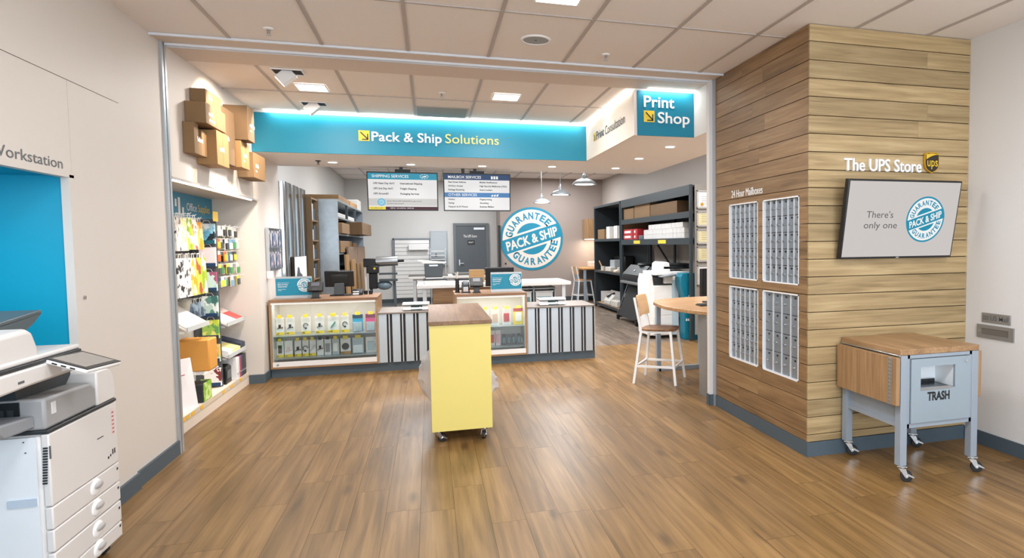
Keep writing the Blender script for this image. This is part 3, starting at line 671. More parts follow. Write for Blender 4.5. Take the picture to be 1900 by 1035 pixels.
mb=MB(); mb.box(2.772,2.802,3.262,3.862,.500,.803,0,5.); lf=build('drop_leaf',mb,OAKZ,t,bevel=.002)
mb=MB(); mb.box(2.7685,2.772,3.30,3.335,.503,.800)
for k in range(12):
    for q in (3.309,3.326): mb.cyl((2.769,q,.52+.024*k),(2.7675,q,.52+.024*k),.0028,None,6,1)
build('slotted_rail',mb,[ALU,BLACK],lf)
mb=MB(); mb.cyl((2.807,3.27,.812),(2.807,3.86,.812),.006); build('hinge',mb,STEEL,t)
mb=MB(); mb.box(3.452,3.482,3.30,3.862,.500,.803,0,7.); build('drop_leaf',mb,OAKZ,t,bevel=.002)
mb=MB(); mb.cyl((3.443,3.30,.812),(3.443,3.86,.812),.006); build('hinge',mb,STEEL,t)

# ------------------------------------------------------------------ copier in the recess
t=thing('copier','large white multifunction copier standing in the teal workstation recess','copier',(-1.85,3.5,0))
CW=M('copier_white','#dad7d5',.4,var=.012); CG=M('copier_grey','#9a9b9d',.45,var=.03)
mb=MB(); mb.box(-2.2,-1.575,3.205,3.79,.06,.762); build('body',mb,CW,t,bevel=.02)
def front_panel(z0,z1,name):
    mb=MB(); mb.box(-1.585,-1.555,3.200,3.796,z0,z1); return build(name,mb,CW,t,bevel=.006,seg=3)
fp=front_panel(.450,.760,'front_door')
mb=MB(); 
for k,(yy,zz,h,wd) in enumerate([(3.735,.505,.026,.010),(3.755,.505,.026,.010),(3.690,.495,.012,.012),(3.712,.5,.012,.01),(3.62,.62,.004,.06)]): mb.box(-1.5545,-1.5538,yy-wd/2,yy+wd/2,zz,zz+h)
build('marking',mb,TBLACK,fp)
mb=MB(); mb.box(-1.5545,-1.5538,3.735,3.765,.600,.735); build('warning_label',mb,M('label_pink','#e3cfcb',.5),fp)
mb=MB()
for k in range(6): mb.box(-1.5542,-1.5535,3.74,3.76,.61+.02*k,.617+.02*k)
build('label_print',mb,M('label_red','#b4555a',.5),fp)
for k,(z0,z1) in enumerate([(.350,.446),(.252,.346),(.142,.246),(.064,.138)]):
    d=front_panel(z0,z1,'drawer'); zc=(z0+z1)/2+.004
    mb=MB(); mb.ball((-1.556,3.555,zc),  .5,16,(.020,.105,.080)); h=build('handle',mb,WHITE,d,bevel=0)
    mb=MB(); mb.ball((-1.545,3.562,zc+.008),.5,14,(.022,.075,.030)); build('finger_recess',mb,M('recess_grey','#a9a7a6',.5),h)
    mb=MB(); mb.box(-1.5545,-1.5535,3.765,3.778,zc+.01,zc+.022); build('level_mark',mb,TBLACK,d)
mb=MB(); mb.box(-2.15,-1.60,3.196,3.204,.06,.752); sp=build('side_cover',mb,M('copier_white_daylit','#dfe3e8',.4),t)  # bluish daylight on this side put into the white
mb=MB(); mb.box(-1.705,-1.605,3.190,3.197,.462,.494); build('pull_recess',mb,M('recess_daylit','#b6c3d2',.4),sp)  # recess tinted with the same daylight blue
mb=MB()
for k in range(14): mb.box(-1.582+.001*k*.6,-1.566+.001*k*.6,3.192,3.196,.55+.0115*k,.5565+.0115*k)
build('vent',mb,TBLACK,sp)
mb=MB(); mb.box(-1.556,-1.55,3.199,3.201,.655,.71); mb.cyl((-1.64,3.196,.735),(-1.64,3.193,.735),.003); mb.cyl((-1.635,3.196,.69),(-1.635,3.193,.69),.003); build('latch',mb,TGREY,sp)
mb=MB(); mb.box(-2.2,-1.553,3.198,3.797,.762,.778); build('trim_band',mb,DARK,t,bevel=.004)
mb=MB(); mb.prism([(3.20,.778),(3.62,.778),(3.62,.87),(3.575,.90),(3.20,.912)],'x',-2.15,-1.562); gy=build('finisher',mb,CG,t,bevel=.012)
mb=MB(); mb.box(-1.5625,-1.559,3.245,3.275,.835,.885); build('latch',mb,M('latch_white','#d5d6d8',.4),gy)
mb=MB(); mb.box(-1.90,-1.648,3.193,3.2,.845,.903); op=build('exit_slot',mb,BLACK,gy)
mb=MB()
for k in range(7): mb.box(-1.89+.034*k,-1.87+.034*k,3.188,3.195,.848,.875)
build('roller_guide',mb,DARK,op)
mb=MB(); mb.prism([(3.20,.79),(3.0,.80),(2.96,.835),(2.98,.86),(3.20,.842)],'x',-2.1,-1.60); build('output_tray',mb,M('tray_grey','#8d9197',.45),t,bevel=.008)
mb=MB(); pts=[(3.62,.778),(3.796,.778)]+[(3.70+.096*math.cos(a),.86+.085*math.sin(a)) for a in [i*PI/16 for i in range(9)]]+[(3.62,.945)]
mb.prism(pts,'x',-2.15,-1.556); build('shoulder',mb,CW,t,bevel=.008)
mb=MB(); mb.prism([(3.20,.912),(3.575,.900),(3.62,.94),(3.62,.985),(3.20,.985)],'x',-2.15,-1.66); mb.box(-2.15,-1.70,2.80,3.62,.96,.985); build('paper_exit',mb,DARK,t)
mb=MB(); mb.prism([(2.72,.975),(3.10,.985),(3.52,.985),(3.545,1.02),(3.52,1.062),(2.72,1.062)],'x',-2.2,-1.556); sc_=build('scanner_unit',mb,CW,t,bevel=.012)
mb=MB(); mb.box(-1.556,-1.5552,3.02,3.06,1.008,1.018); build('marking',mb,TGREY,sc_)
mb=MB(); mb.box(-2.2,-1.557,2.72,3.50,1.062,1.078); build('lid_gap',mb,DARK,t,bevel=.003)
mb=MB(); mb.box(-2.2,-1.562,2.72,3.50,1.078,1.10); build('lid',mb,CW,t,bevel=.008)
mb=MB(); mb.prism([(2.6,1.08),(3.20,1.08),(3.20,1.13),(3.165,1.20),(3.13,1.215),(2.6,1.20)],'x',-2.1,-1.57); build('document_feeder',mb,CW,t,bevel=.02,seg=3)
mb=MB(); mb.prism([(2.6,1.214),(2.6,1.198),(3.15,1.215),(3.50,1.245),(3.50,1.262),(3.16,1.232)],'x',-2.12,-1.70); tr=build('feeder_tray',mb,M('tray_smoke','#4f5b60',.4),t,bevel=.003)
mb=MB(); mb.prism([(3.16,1.215),(3.35,1.232),(3.5,1.246),(3.44,1.21),(3.30,1.15),(3.20,1.12)],'x',-1.72,-1.70); build('tray_rib',mb,M('tray_smoke'),tr)
Tp=Matrix.Translation((-1.475,3.335,1.045)) @ Matrix.Rotation(math.radians(19),4,'Y') @ Matrix.Rotation(math.radians(-6),4,'Z')
mb=MB(Tp); mb.box(-.085,.085,-.125,.125,-.018,.0); cp=build('control_panel',mb,WHITE,t,bevel=.006)
mb=MB(Tp); mb.box(-.083,.083,-.122,.122,.0,.003); gl=build('bezel',mb,BLACK,cp)
mb=MB(Tp); mb.box(-.070,.062,-.100,.105,.003,.0042); build('touch_screen',mb,M('screen_haze','#8d8983',.18),gl)
mb=MB(Tp)
for k in range(3): mb.box(-.05+.035*k,-.03+.035*k,-.1262,-.125,-.012,-.006)
build('port',mb,BLACK,cp)
mb=MB(); mb.bar((-1.57,3.36,1.01),(-1.48,3.34,1.03),.05,.03); build('panel_arm',mb,CW,t,bevel=.005)
for x,y in [(-1.62,3.27),(-1.62,3.73),(-2.1,3.27),(-2.1,3.73)]:
    mb=MB(); mb.cyl((x,y-.015,.03),(x,y+.015,.03),.03,None,14); mb.box(x-.02,x+.02,y-.02,y+.02,.03,.062); build('caster',mb,RUBBER,t)
mb=MB(); letters(mb,'24 Hour Workstation',(-1.8235,3.015,1.955),Y_,Z_,.052,1.0,bold=.004); o=build('wall_lettering',mb,TGREY); tag(o,'grey lettering ending in Workstation on the left wall above the teal recess','sign')
mb=MB(); mb.cyl((-1.825,4.16,1.27),(-1.818,4.16,1.27),.010); o=build('panel_lock',mb,STEEL); tag(o,'small round metal lock in the left wall panel','lock')

# ------------------------------------------------------------------ stools and half-round table
def stool(label, loc, rot, wood_m, metal):
    t=thing('bar_stool',label,'stool',loc,'stools with wooden seats'); t.rotation_euler=(0,0,rot)
    B=lambda n,mb,m,p=t,bev=0.: build(n,mb,m,p,bev,local=True)
    leg=[]; sx,fx=.165,.235
    for a,b in ((1,1),(1,-1)): mb=MB(); mb.bar((a*fx,b*fx,0),(a*sx,b*sx,.575),.026,.026); B('leg',mb,metal)
    for b in (1,-1):
        mb=MB(); mb.bar((-fx,b*fx,0),(-sx,b*sx,.575),.026,.026); mb.bar((-sx,b*sx,.565),(-sx-.075,b*sx*.98,.94),.026,.026); B('leg',mb,metal)
    for a,b,c,d in ((1,1,1,-1),(1,-1,-1,-1),(-1,-1,-1,1),(-1,1,1,1)):
        k=sx+(fx-sx)*(1-.19/.575); mb=MB(); mb.bar((a*k,b*k,.19),(c*k,d*k,.19),.022,.022); B('stretcher',mb,metal)
    mb=MB()
    for a,b,c,d in ((1,1,1,-1),(1,-1,-1,-1),(-1,-1,-1,1),(-1,1,1,1)): mb.bar((a*sx,b*sx,.565),(c*sx,d*sx,.565),.026,.026)
    B('seat_frame',mb,metal)
    pts=[]
    for i in range(32):
        th=2*PI*i/32; cx,sn=math.cos(th),math.sin(th); e=.5
        pts.append((.20*math.copysign(abs(cx)**e,cx)+.01,.195*math.copysign(abs(sn)**e,sn)))
    mb=MB(); mb.prism(pts,'z',.578,.600,0,2.); B('seat',mb,wood_m,t,.005)
    mb=MB(); vs=[]; n=8; m=6
    outl=[]
    for k,dd in enumerate((0,.014)):
        for j in range(m+1):
            for i in range(n+1):
                y=(i/n-.5)*.37; z=.735+.225*j/m
                # rounded corners
                cz=abs(j/m-.5)*2; y*= 1-.10*max(0,cz-.5)**1.5*2
                x=-.168-.075*(z-.565)/.375+.014-dd + .9*(y*y)
                vs.append((x,y,z))
    N1=(m+1)*(n+1); fs=[]
    for j in range(m):
        for i in range(n):
            a=j*(n+1)+i; fs += [(a,a+1,a+n+2,a+n+1),(N1+a,N1+a+n+1,N1+a+n+2,N1+a+1)]
    for i in range(n): fs += [(i,i+N1,i+1+N1,i+1),(m*(n+1)+i,m*(n+1)+i+1,m*(n+1)+i+1+N1,m*(n+1)+i+N1)]
    for j in range(m): a=j*(n+1); b=a+n; fs += [(a,a+n+1,a+n+1+N1,a+N1),(b,b+N1,b+n+1+N1,b+n+1)]
    mb.add(vs,fs,0,4.); B('backrest',mb,M('beech_back','#d3ad82',.45,var=.12,scale=3,stretch=(1,1,12)),t,.004)
    return t
stool('white-framed wooden stool standing at the half-round table',(2.437,6.617,0),-.605,wood('walnut_seat','#5a3d26','#7d5a3c','#977152',axis=1,rough=.35,knots=False,pid=False),WHITE)
stool('white-framed wooden stool at the desk by the far right wall',(3.86,16.35,0),.15,BEECH,WHITE)
t=thing('half_round_table','honey wood half-round table on grey legs behind the pier','table',(2.85,6.45,0))
mb=MB(); raw=[(3.5,7.3),(3.2,7.33),(2.96,7.30),(2.72,7.22),(2.54,7.08),(2.455,6.87),(2.415,6.57),(2.405,6.34),(2.43,6.15),(2.485,5.92),(2.58,5.70),(2.66,5.64),(3.5,5.64)]
mb.prism(raw,'z',.822,.86,0,2.); build('tabletop',mb,wood('honey_tabletop','#977350','#ad8761','#bf9c76',axis=0,rough=.25,knots=False,scale=1.4,spread=.05),t,bevel=.006)
GL=M('leg_grey_enamel','#93a0ad',.4)
for x in (2.60,3.15): mb=MB(); mb.box(x-.025,x+.025,7.08,7.13,0,.822); build('leg',mb,GL,t)
mb=MB(); mb.box(2.60,3.17,7.08,7.13,0,.05); build('foot_rail',mb,GL,t)
mb=MB(); mb.box(2.60,2.64,5.72,5.90,0,.822); build('leg_panel',mb,M('leg_panel_steel','#9b9c9b',.35,.5),t)
# monitor and keyboard on it
t=thing('monitor','black monitor seen edge-on on the half-round table beside the wall frames','monitor',(3.0,6.5,.86))
T=Matrix.Translation((3.02,6.52,0)) @ Matrix.Rotation(math.radians(20),4,'Z')
mb=MB(T); mb.box(-.16,.32,-.02,.02,.94,1.25); build('housing',mb,BLACK,t,bevel=.006)
mb=MB(T); mb.box(-.145,.305,-.023,-.02,.96,1.235); build('screen',mb,M('screen_black','#202326',.12),t)
mb=MB(T); mb.box(.04,.12,.02,.05,.87,1.05); mb.box(-.04,.20,-.08,.10,.86,.875); build('stand',mb,DARK,t)
t=thing('keyboard','dark keyboard lying on the half-round table','keyboard',(2.86,6.25,.862))
mb=MB(); mb.box(2.74,3.05,6.18,6.31,.861,.875); build('base',mb,BLACK,t,bevel=.003)
mb=MB()
for i in range(10):
    for j in range(4): mb.box(2.75+.03*i,2.775+.03*i,6.19+.029*j,6.215+.029*j,.875,.881)
build('keys',mb,DARK,t)

# ================================================================== SHELF WALL ON THE LEFT: CARTONS ON THE WALL, LIT NICHE OF STATIONERY
def carton(x1,y0,y1,z0,z1,label,m=CARD,notch=False,words=((5,),)):
    """display carton fixed to the wall, open flaps hinted by a seam, pale print on the side facing the shop front and the room"""
    t=thing('display_carton',label,'carton',(-1.7,(y0+y1)/2,z0),'cartons mounted on the wall')
    mb=MB()
    if notch: mb.prism([(y0,z0),(y1,z0),(y1,z1-.04),(y1-.12,z1-.04),(y1-.12,z1-.11),(y0+.10,z1-.11),(y0+.10,z1),(y0,z1)],'x',-1.839,x1)
    else: mb.box(-1.839,x1,y0,y1,z0,z1)
    b=build('box_body',mb,m,t,bevel=.003)
    mb=MB(); mb.box(-1.835,x1+.0008,(y0+y1)/2-.002,(y0+y1)/2+.002,z0+.01,(z1 if not notch else z1-.12)); build('seam',mb,M('carton_seam','#8f6c44',.8),b)
    mb=MB(); zz=z0+(z1-z0)*.42
    for k,wd in enumerate(words): scribble(mb,(x1+.0015,y0+.07,zz-k*.045),Y_,Z_,.040 if k==0 else .022,wd)
    build('printed_lettering',mb,TWHITE,b)
# positions on the wall: (front plane x, y from-to, z from-to)
carton(-1.725,5.985,6.385,2.705,2.835,'shallow brown display carton, topmost of the left cluster on the wall',words=((4,),))
carton(-1.69,5.85,6.36,2.535,2.703,'wide brown display carton under the topmost one of the left cluster',words=((5,),(4,8)))
carton(-1.76,5.79,6.085,2.285,2.53,'brown display carton with a notched top, nearest of the wall cluster',notch=True,words=((6,),))
carton(-1.687,6.087,6.41,2.235,2.52,'brown display carton right of the notched one on the wall',m=CARDW,words=((6,),))
carton(-1.635,6.855,7.09,2.56,2.885,'big dark brown carton under the ceiling, facing the header sign',m=CARDD,words=((8,),(6,)))  # shade on its camera side put into darker cardboard, likewise the next carton
carton(-1.745,6.42,6.85,2.30,2.80,'tall dark carton set back between the two clusters on the wall',m=CARDD,words=((8,),(6,)))
carton(-1.70,6.86,7.14,2.30,2.555,'upright brown carton below the big dark one on the wall',m=CARDW,words=((6,),(5,)))
carton(-1.69,7.25,7.72,2.245,2.50,'brown carton at the far end of the wall cluster, below the header sign',words=((6,),(5,)))
# niche shell parts
s=thing('niche_valance','white light valance edge above the stationery shelves','light valance',(-1.83,6.73,2.05))
mb=MB(); mb.box(-1.90,-1.822,5.49,7.968,2.05,2.069); build('shelf_edge',mb,M('valance_grey','#b9b4b0',.5),s)
mb=MB(); mb.box(-1.845,-1.826,5.50,7.70,2.040,2.0495); build('light_strip',mb,LAMPB,s)
area('recess_light',(-2.2,3.0,1.90),(-2.2,3.1,0),.5,1.6,14,(.95,.98,1))
area('niche_strip_light',(-1.87,6.6,2.035),(-2.08,6.6,1.2),.03,2.1,4.5,(1,.95,.9))
t=thing('shelf_header','blue header panel reading Office Supplies at the back of the stationery niche','sign',(-2.285,7.1,1.84))
mb=MB(); mb.box(-2.289,-2.282,6.2,7.966,1.84,2.065); pn=build('panel',mb,M('header_blue','#2f86ab',.5,var=.03),t)
mb=MB(); letters(mb,'Office',(-2.280,7.20,1.905),Y_,Z_,.075,.28); build('lettering',mb,TWHITE,pn)
mb=MB(); letters(mb,'Supplies',(-2.280,7.52,1.905),Y_,Z_,.075,.36); build('lettering',mb,YELLOW,pn)
mb=MB(); mb.box(-2.281,-2.2795,6.98,7.03,1.85,2.02); mb.box(-2.281,-2.2795,7.08,7.12,1.85,1.93); mb.box(-2.281,-2.2795,6.90,6.94,1.93,2.0); build('pen_picture',mb,TWHITE,pn)
mb=MB(); mb.box(-2.02,-2.015,7.06,7.20,1.795,1.89); o=build('price_card',mb,M('card_yellow','#f0c84a',.5)); tag(o,'yellow square card standing above the hanging stationery','card')
t=thing('peg_wall','white slotted back panel with dark crossbars in the stationery niche','display panel',(-2.28,6.7,.16))
mb=MB(); mb.box(-2.289,-2.275,5.50,7.966,.15,1.84); build('back_panel',mb,M('peg_white','#d4d0cc',.6,var=.03),t)
mb=MB(); mb.box(-2.275,-2.262,5.50,7.966,1.485,1.51); build('crossbar',mb,DARK,t)
mb=MB(); mb.box(-2.275,-2.262,5.50,7.966,1.79,1.815); build('crossbar',mb,DARK,t)
mb=MB(); mb.box(-2.275,-2.262,5.50,7.966,1.04,1.065); build('crossbar',mb,DARK,t)
t=thing('shelf_plinth','long low cream shelf base with yellow price tags under the stationery','shelf',(-2.13,6.73,0))
mb=MB(); mb.box(-2.285,-1.986,5.50,7.95,0,.135); build('base',mb,M('shelf_cream','#e3d8ca',.5,var=.02),t,bevel=.004)
mb=MB(); mb.box(-1.988,-1.982,5.50,7.95,.098,.142); build('price_rail',mb,M('rail_cream','#d9cbb8',.45),t)
for yy in (5.96,6.06,6.18,6.40,7.02,7.28,7.62):
    mb=MB(); mb.box(-1.981,-1.979,yy-.035,yy+.035,.105,.137); build('price_tag',mb,M('tag_yellow','#f2bf3a',.5),t)

def hook(parent,x,y,z,ln): mb=MB(); mb.tube([(-2.265,y,z),(x,y,z),(x+.012,y,z+.012)],.003,6); build('hook',mb,WHITE,parent)
def gift_bag(y0,y1,z0,z1,m,label,hx=-2.10,d=.05,axis='x'):
    t=thing('gift_bag',label,'gift bag',(hx,(y0+y1)/2,z0),'gift bags on the hooks')
    mb=MB(); mb.prism([(hx-d/2,z0),(hx+d/2,z0),(hx+d*.25,z1),(hx-d*.1,z1)],'y',y0,y1); build('bag_body',mb,m,t,bevel=.002)
    mb=MB(); yc=(y0+y1)/2; mb.tube([(hx+.01,yc-.03,z1),(hx+.01,yc-.02,z1+.04),(hx+.01,yc+.02,z1+.04),(hx+.01,yc+.03,z1)],.003,6); build('handle',mb,WHITE,t)
    hook(t,hx+.02,yc,z1+.035,.1)
WP=pattern('paper_white_black',['#f5f3f0','#f5f3f0','#efece6','#3a3a3c'],34)
GB=[(6.29,6.42,1.51,1.80,pattern('paper_white_birds',['#f6f3ee','#efe7dc','#3b3a3a','#f6f3ee','#d8cfc2'],26),'white gift bag with dark sprigs, first in the upper row'),
 (6.425,6.56,1.51,1.80,pattern('paper_cream_stripe',['#f1ecb8','#f3efd9','#e7dd86','#f5f1e8'],40),'cream striped gift bag, second in the upper row'),
 (6.565,6.70,1.52,1.81,pattern('paper_lime_check',['#b7cf2e','#c6d84a','#8fae22','#f2eedc'],20),'lime green gift bag, third in the upper row'),
 (6.705,6.82,1.52,1.80,pattern('paper_red_white',['#f3eee8','#e3b7a0','#c9523e','#f3eee8'],24),'white gift bag with red marks, fourth in the upper row'),
 (6.825,6.97,1.52,1.78,pattern('paper_orange',['#f2b13a','#f5c35c','#e79a24','#f7dca0'],14),'orange gift bag, last in the upper row'),
 (6.29,6.45,1.10,1.445,pattern('paper_black_white',['#f7f5f2','#f7f5f2','#f1eeea','#f7f5f2','#2d2d2f'],24),'white gift bag with black figures, first in the lower row'),
 (6.455,6.61,1.10,1.445,pattern('paper_white_letters',['#f8f6f3','#f8f6f3','#eeeae4','#55504d'],30),'white gift bag with scattered dark letters, second in the lower row'),
 (6.615,6.76,1.10,1.445,pattern('paper_yellow_dots',['#f0c63a','#f4d668','#f7eecb','#e9ae25'],16),'yellow gift bag, third in the lower row'),
 (6.765,6.90,1.10,1.445,pattern('paper_lime_butterfly',['#b9d038','#c7da55','#b3592e','#b9d038'],14),'lime gift bag with rust spots, fourth in the lower row'),
 (6.905,7.03,1.10,1.445,pattern('paper_lime_dark',['#a9c42e','#9bb428','#f2efe0','#a9c42e'],12),'green gift bag with white base, last in the lower row')]
for g in GB: gift_bag(*g)
# column of picture bags facing the shop front, on a narrow end panel
t=thing('end_panel','narrow dark panel holding the column of picture bags in the niche','display panel',(-2.12,7.225,.14))
mb=MB(); mb.box(-2.195,-2.04,7.222,7.234,.136,1.82); build('panel',mb,M('slate_panel','#545a60',.6),t)
mb=MB(); mb.box(-2.274,-2.195,7.222,7.234,.136,1.7); build('bracket_panel',mb,M('slate_panel'),t)
def picture_bag(z0,z1,m,label,x0=-2.19,x1=-2.045,foot=None):
    t=thing('picture_bag',label,'gift bag',((x0+x1)/2,7.2,z0),'picture bags in the niche column')
    mb=MB(); mb.prism([(7.218,z0),(7.17,z0),(7.185,z1),(7.215,z1)],'x',x0,x1); b=build('bag_body',mb,m,t,bevel=.002)
    mb=MB(); mb.prism([(7.172,z0),(7.169,z0),(7.171,z0+.035),(7.174,z0+.035)],'x',x0,x1); build('printed_band',mb,foot or NAVY,b)
    mb=MB(); xc=(x0+x1)/2; mb.tube([(xc-.035,7.2,z1),(xc-.02,7.195,z1+.03),(xc+.02,7.195,z1+.03),(xc+.035,7.2,z1)],.0025,6); build('handle',mb,WHITE,t)
picture_bag(1.575,1.775,pattern('print_penguin',['#bfe0ef','#6fb6d4','#f4f6f7','#17252f','#9fd0e4'],17),'icy blue picture bag with dark figures, topmost of the column',foot=M('print_teal_dark','#165a6b'))
picture_bag(1.35,1.54,M('print_rose','#ecd8db',.5,var=.03),'pale pink bag with a red line, second in the column')
picture_bag(1.105,1.295,pattern('print_floral_teal',['#b7d9d8','#cfe6e2','#cfe6e2','#a55a78'],13),'pale teal floral bag, third in the column')
picture_bag(.85,1.055,pattern('print_winter',['#3f6f6a','#b9d3cc','#5e8f86','#e9f0ed'],19),'dark green frosted bag, fourth in the column')
picture_bag(.63,.815,pattern('print_lime_swirl',['#c8d94a','#9dc35a','#e8e67c','#6aa05a'],18),'lime swirl bag, fifth in the column')
picture_bag(.395,.57,pattern('print_white_leaf',['#f0efe9','#f0efe9','#9ec39a','#e7c56a'],15),'white leafy bag, sixth in the column')
picture_bag(.152,.33,pattern('print_white_scroll',['#f5f4f2','#f5f4f2','#efedea','#7c2f35'],16),'white bag with dark scroll print, lowest of the column')
mb=MB(); letters(mb,'',(0,0,0),X_,Z_,.01) if False else None
# small carded goods on hooks beyond the column
cols=['#e9e9e6','#27508f','#d9e04a','#e8c23a','#3c9a4e','#1c1e22','#d76b2c','#7aa7c9','#f2f0ec','#444a50']
PRD=[M('carded_%d'%i if False else 'carded_'+n,c,.4,var=.08,scale=30) for i,(n,c) in enumerate(zip(['pearl','blue','lime','amber','green','black','orange','sky','white','slate'],cols))]
names=['pearl','blue','lime','amber','green','black','orange','sky','white','slate']
rowsz=[(1.66,1.76,'top'),(1.53,1.63,'second'),(1.40,1.50,'third'),(1.27,1.37,'fourth'),(1.14,1.24,'lowest')]
cord=['nearest','second','third','fourth','fifth','farthest']
rnd=random.Random(5)
for r,(z0,z1,rn) in enumerate(rowsz):
    for k in range(6):
        for q in range(2):
            y=7.33+.108*k; c=(r*3+k*5+q*4+(k*r)%3)%10; x=-2.05-.075*q+rnd.uniform(-.02,.02); dz=rnd.uniform(-.010,.004) if q==0 else -.014
            t=thing('carded_item','%s carded stationery item, %s on the %s row of hooks, %s'%(names[c],cord[k],rn,['in front','behind'][q]),'stationery',(x,y,z0),'carded stationery on the hooks')
            mb=MB(); mb.box(x-.002,x+.002,y-.05,y+.05,z0-.010+dz,z1+dz); build('card',mb,PRD[(c+3)%10] if (k+r)%2 else (PRD[8] if c!=8 else PRD[7]),t)
            mb=MB(); h=(z1-z0); mb.box(x+.002,x+.014,y-.040,y+.040,z0-.004+dz,z0+h*.62+dz); build('blister',mb,PRD[c],t,bevel=.003)
            if q==0: hook(t,x+.05,y,z1-.004,.1)
gift_bag(6.725,6.86,.88,1.02,pattern('paper_slate',['#46566b','#5d7187','#2f3b4b','#8497a8'],20),'slate blue gift bag hanging under the lower row, nearer',hx=-2.13)
gift_bag(6.87,7.02,.88,1.02,pattern('paper_steel',['#5a6b80','#7f93a6','#3a4a5c','#a8b7c2'],16),'grey blue gift bag hanging under the lower row, farther',hx=-2.13)
# slanted lower shelves and what lies on them
def slant(name,label,y0,y1,x0,x1,zb,zf,m=WHITEM):
    t=thing(name,label,'shelf',((x0+x1)/2,(y0+y1)/2,zf)); mb=MB(); mb.prism([(x0,zb),(x1,zf),(x1,zf-.012),(x0,zb-.012)],'y',y0,y1); build('board',mb,m,t)
    mb=MB(); mb.prism([(x1-.002,zf-.014),(x1+.006,zf-.014),(x1+.006,zf+.028),(x1-.002,zf+.028)],'y',y0,y1); build('lip',mb,M('clear_lip','#c9cfd2',.3),t)
    mb=MB(); mb.bar((-2.274,y0+.03,zf-.01),(x1-.03,y0+.03,zf-.02),.012,.02); mb.bar((-2.274,y1-.03,zf-.01),(x1-.03,y1-.03,zf-.02),.012,.02); build('bracket',mb,WHITE,t); return t
def sheaf(label,y0,y1,x0,x1,zb,zf,th,mats,name='paper_pad',cat='paper pad'):
    t=thing(name,label,cat,((x0+x1)/2,(y0+y1)/2,zf),'pads on the slanted shelves'); mb=MB(); mb.prism([(x0,zb),(x1,zf),(x1,zf+th),(x0,zb+th)],'y',y0,y1); b=build('pad',mb,mats[0],t)
    if len(mats)>1: mb=MB(); mb.prism([(x0,zb+th+.0008),(x0+(x1-x0)*.35,zb+(zf-zb)*.35+th+.0008),(x0+(x1-x0)*.35,zb+(zf-zb)*.35+th+.002),(x0,zb+th+.002)],'y',y0,y1); build('printed_header',mb,mats[1],b)
    return t
slant('slanted_shelf','slanted shelf of white pads at the near end of the niche',6.16,6.70,-2.25,-1.99,1.0,.835)
sheaf('cream pad with a black edge strip on the near slanted shelf',6.18,6.44,-2.23,-2.0,1.0,.845,.014,[M('pad_cream','#efe9e0',.6),BLACK])
sheaf('white pad on the near slanted shelf, beyond the cream one',6.45,6.69,-2.23,-2.0,1.0,.845,.012,[M('pad_white','#f1f0ee',.6),M('pad_line','#d0cdc8')])
slant('slanted_shelf','slanted shelf of red and white sheets by the far wall of the niche',7.30,7.93,-2.24,-2.0,.87,.745)
sheaf('green-headed sheet pad on the far slanted shelf',7.31,7.48,-2.225,-2.005,.865,.75,.010,[M('pad_white'),M('print_green','#2f9e50')])
sheaf('white form pad on the far slanted shelf, in the middle',7.49,7.68,-2.225,-2.005,.865,.75,.010,[M('pad_ivory','#efe6dc',.6),M('pad_line')])
sheaf('red printed label pad on the far slanted shelf',7.69,7.92,-2.225,-2.005,.865,.75,.012,[M('label_red_print','#c9504d',.5,var=.12,scale=60),M('label_pink')])
slant('slanted_shelf','lower slanted shelf with folders by the far wall of the niche',7.30,7.93,-2.24,-2.0,.50,.415)
sheaf('stack of yellow legal pads on the lower far shelf',7.48,7.74,-2.225,-2.005,.495,.422,.045,[M('legal_yellow','#efe39a',.6,var=.05),M('pad_line')])
sheaf('dark notebooks at the end of the lower far shelf',7.75,7.92,-2.225,-2.005,.495,.422,.07,[M('notebook_navy','#26324a',.5,var=.05)],'notebook','notebook')
sheaf('white envelopes pack on the lower far shelf, near end',7.31,7.46,-2.225,-2.005,.495,.422,.05,[M('pad_white'),M('print_sky','#7fb9d8')],'envelope_pack','envelopes')
for k,yy in enumerate((7.40,7.60,7.80)):
    pass
t=thing('wire_shelf','wire shelf carrying the manila envelope box at the near end of the niche','shelf',(-2.13,6.6,.40))
mb=MB()
for k in range(7): mb.tube([(-2.27,6.45+.06*k,.405),(-1.965,6.45+.06*k,.405)],.004,6)
mb.tube([(-1.965,6.42,.405),(-1.965,6.84,.405)],.005,6); build('wire_deck',mb,WHITE,t)
t=thing('envelope_box','large block of manila orange envelopes on the near wire shelf','envelopes',(-2.08,6.68,.41))
mb=MB(); mb.box(-2.215,-1.955,6.57,6.80,.411,.70); b=build('envelope_block',mb,ENV,t,bevel=.012)
mb=MB()
for k in range(5): mb.box(-2.2+.045*k,-2.198+.045*k,6.575,6.795,.70,.703)
build('envelope_edges',mb,M('manila_edge','#c7852f',.6),b)
t=thing('paper_stand','white sheet display standing at the near end of the shelf base','display',(-2.0,6.22,.136))
mb=MB(); A=[(-2.065,6.10,.137),(-1.993,6.36,.137),(-2.04,6.36,.575),(-2.065,6.16,.59)]
mb.add([Vector(p) for p in A]+[Vector(p)+Vector((-.010,.006,0)) for p in A],[(0,1,2,3),(7,6,5,4),(0,4,5,1),(1,5,6,2),(2,6,7,3),(3,7,4,0)]); b=build('sheet',mb,M('sheet_white','#eeedf2',.5),t)
mb=MB(); mb.quad((-2.0475,6.155,.45),(-2.0345,6.20,.45),(-2.0345,6.20,.458),(-2.0475,6.155,.458)); build('printed_line',mb,M('label_red'),b); mb=MB(); mb.prism([(-2.06,.33),(-2.15,.137),(-2.158,.137),(-2.068,.33)],'y',6.2,6.28); build('easel_leg',mb,WHITE,t)
t=thing('card_box','dark box of cards with a lime green front on the shelf base','card box',(-2.05,6.72,.136))
mb=MB(); mb.box(-2.14,-2.0,6.50,6.72,.137,.30); build('tray',mb,DARK,t,bevel=.003)
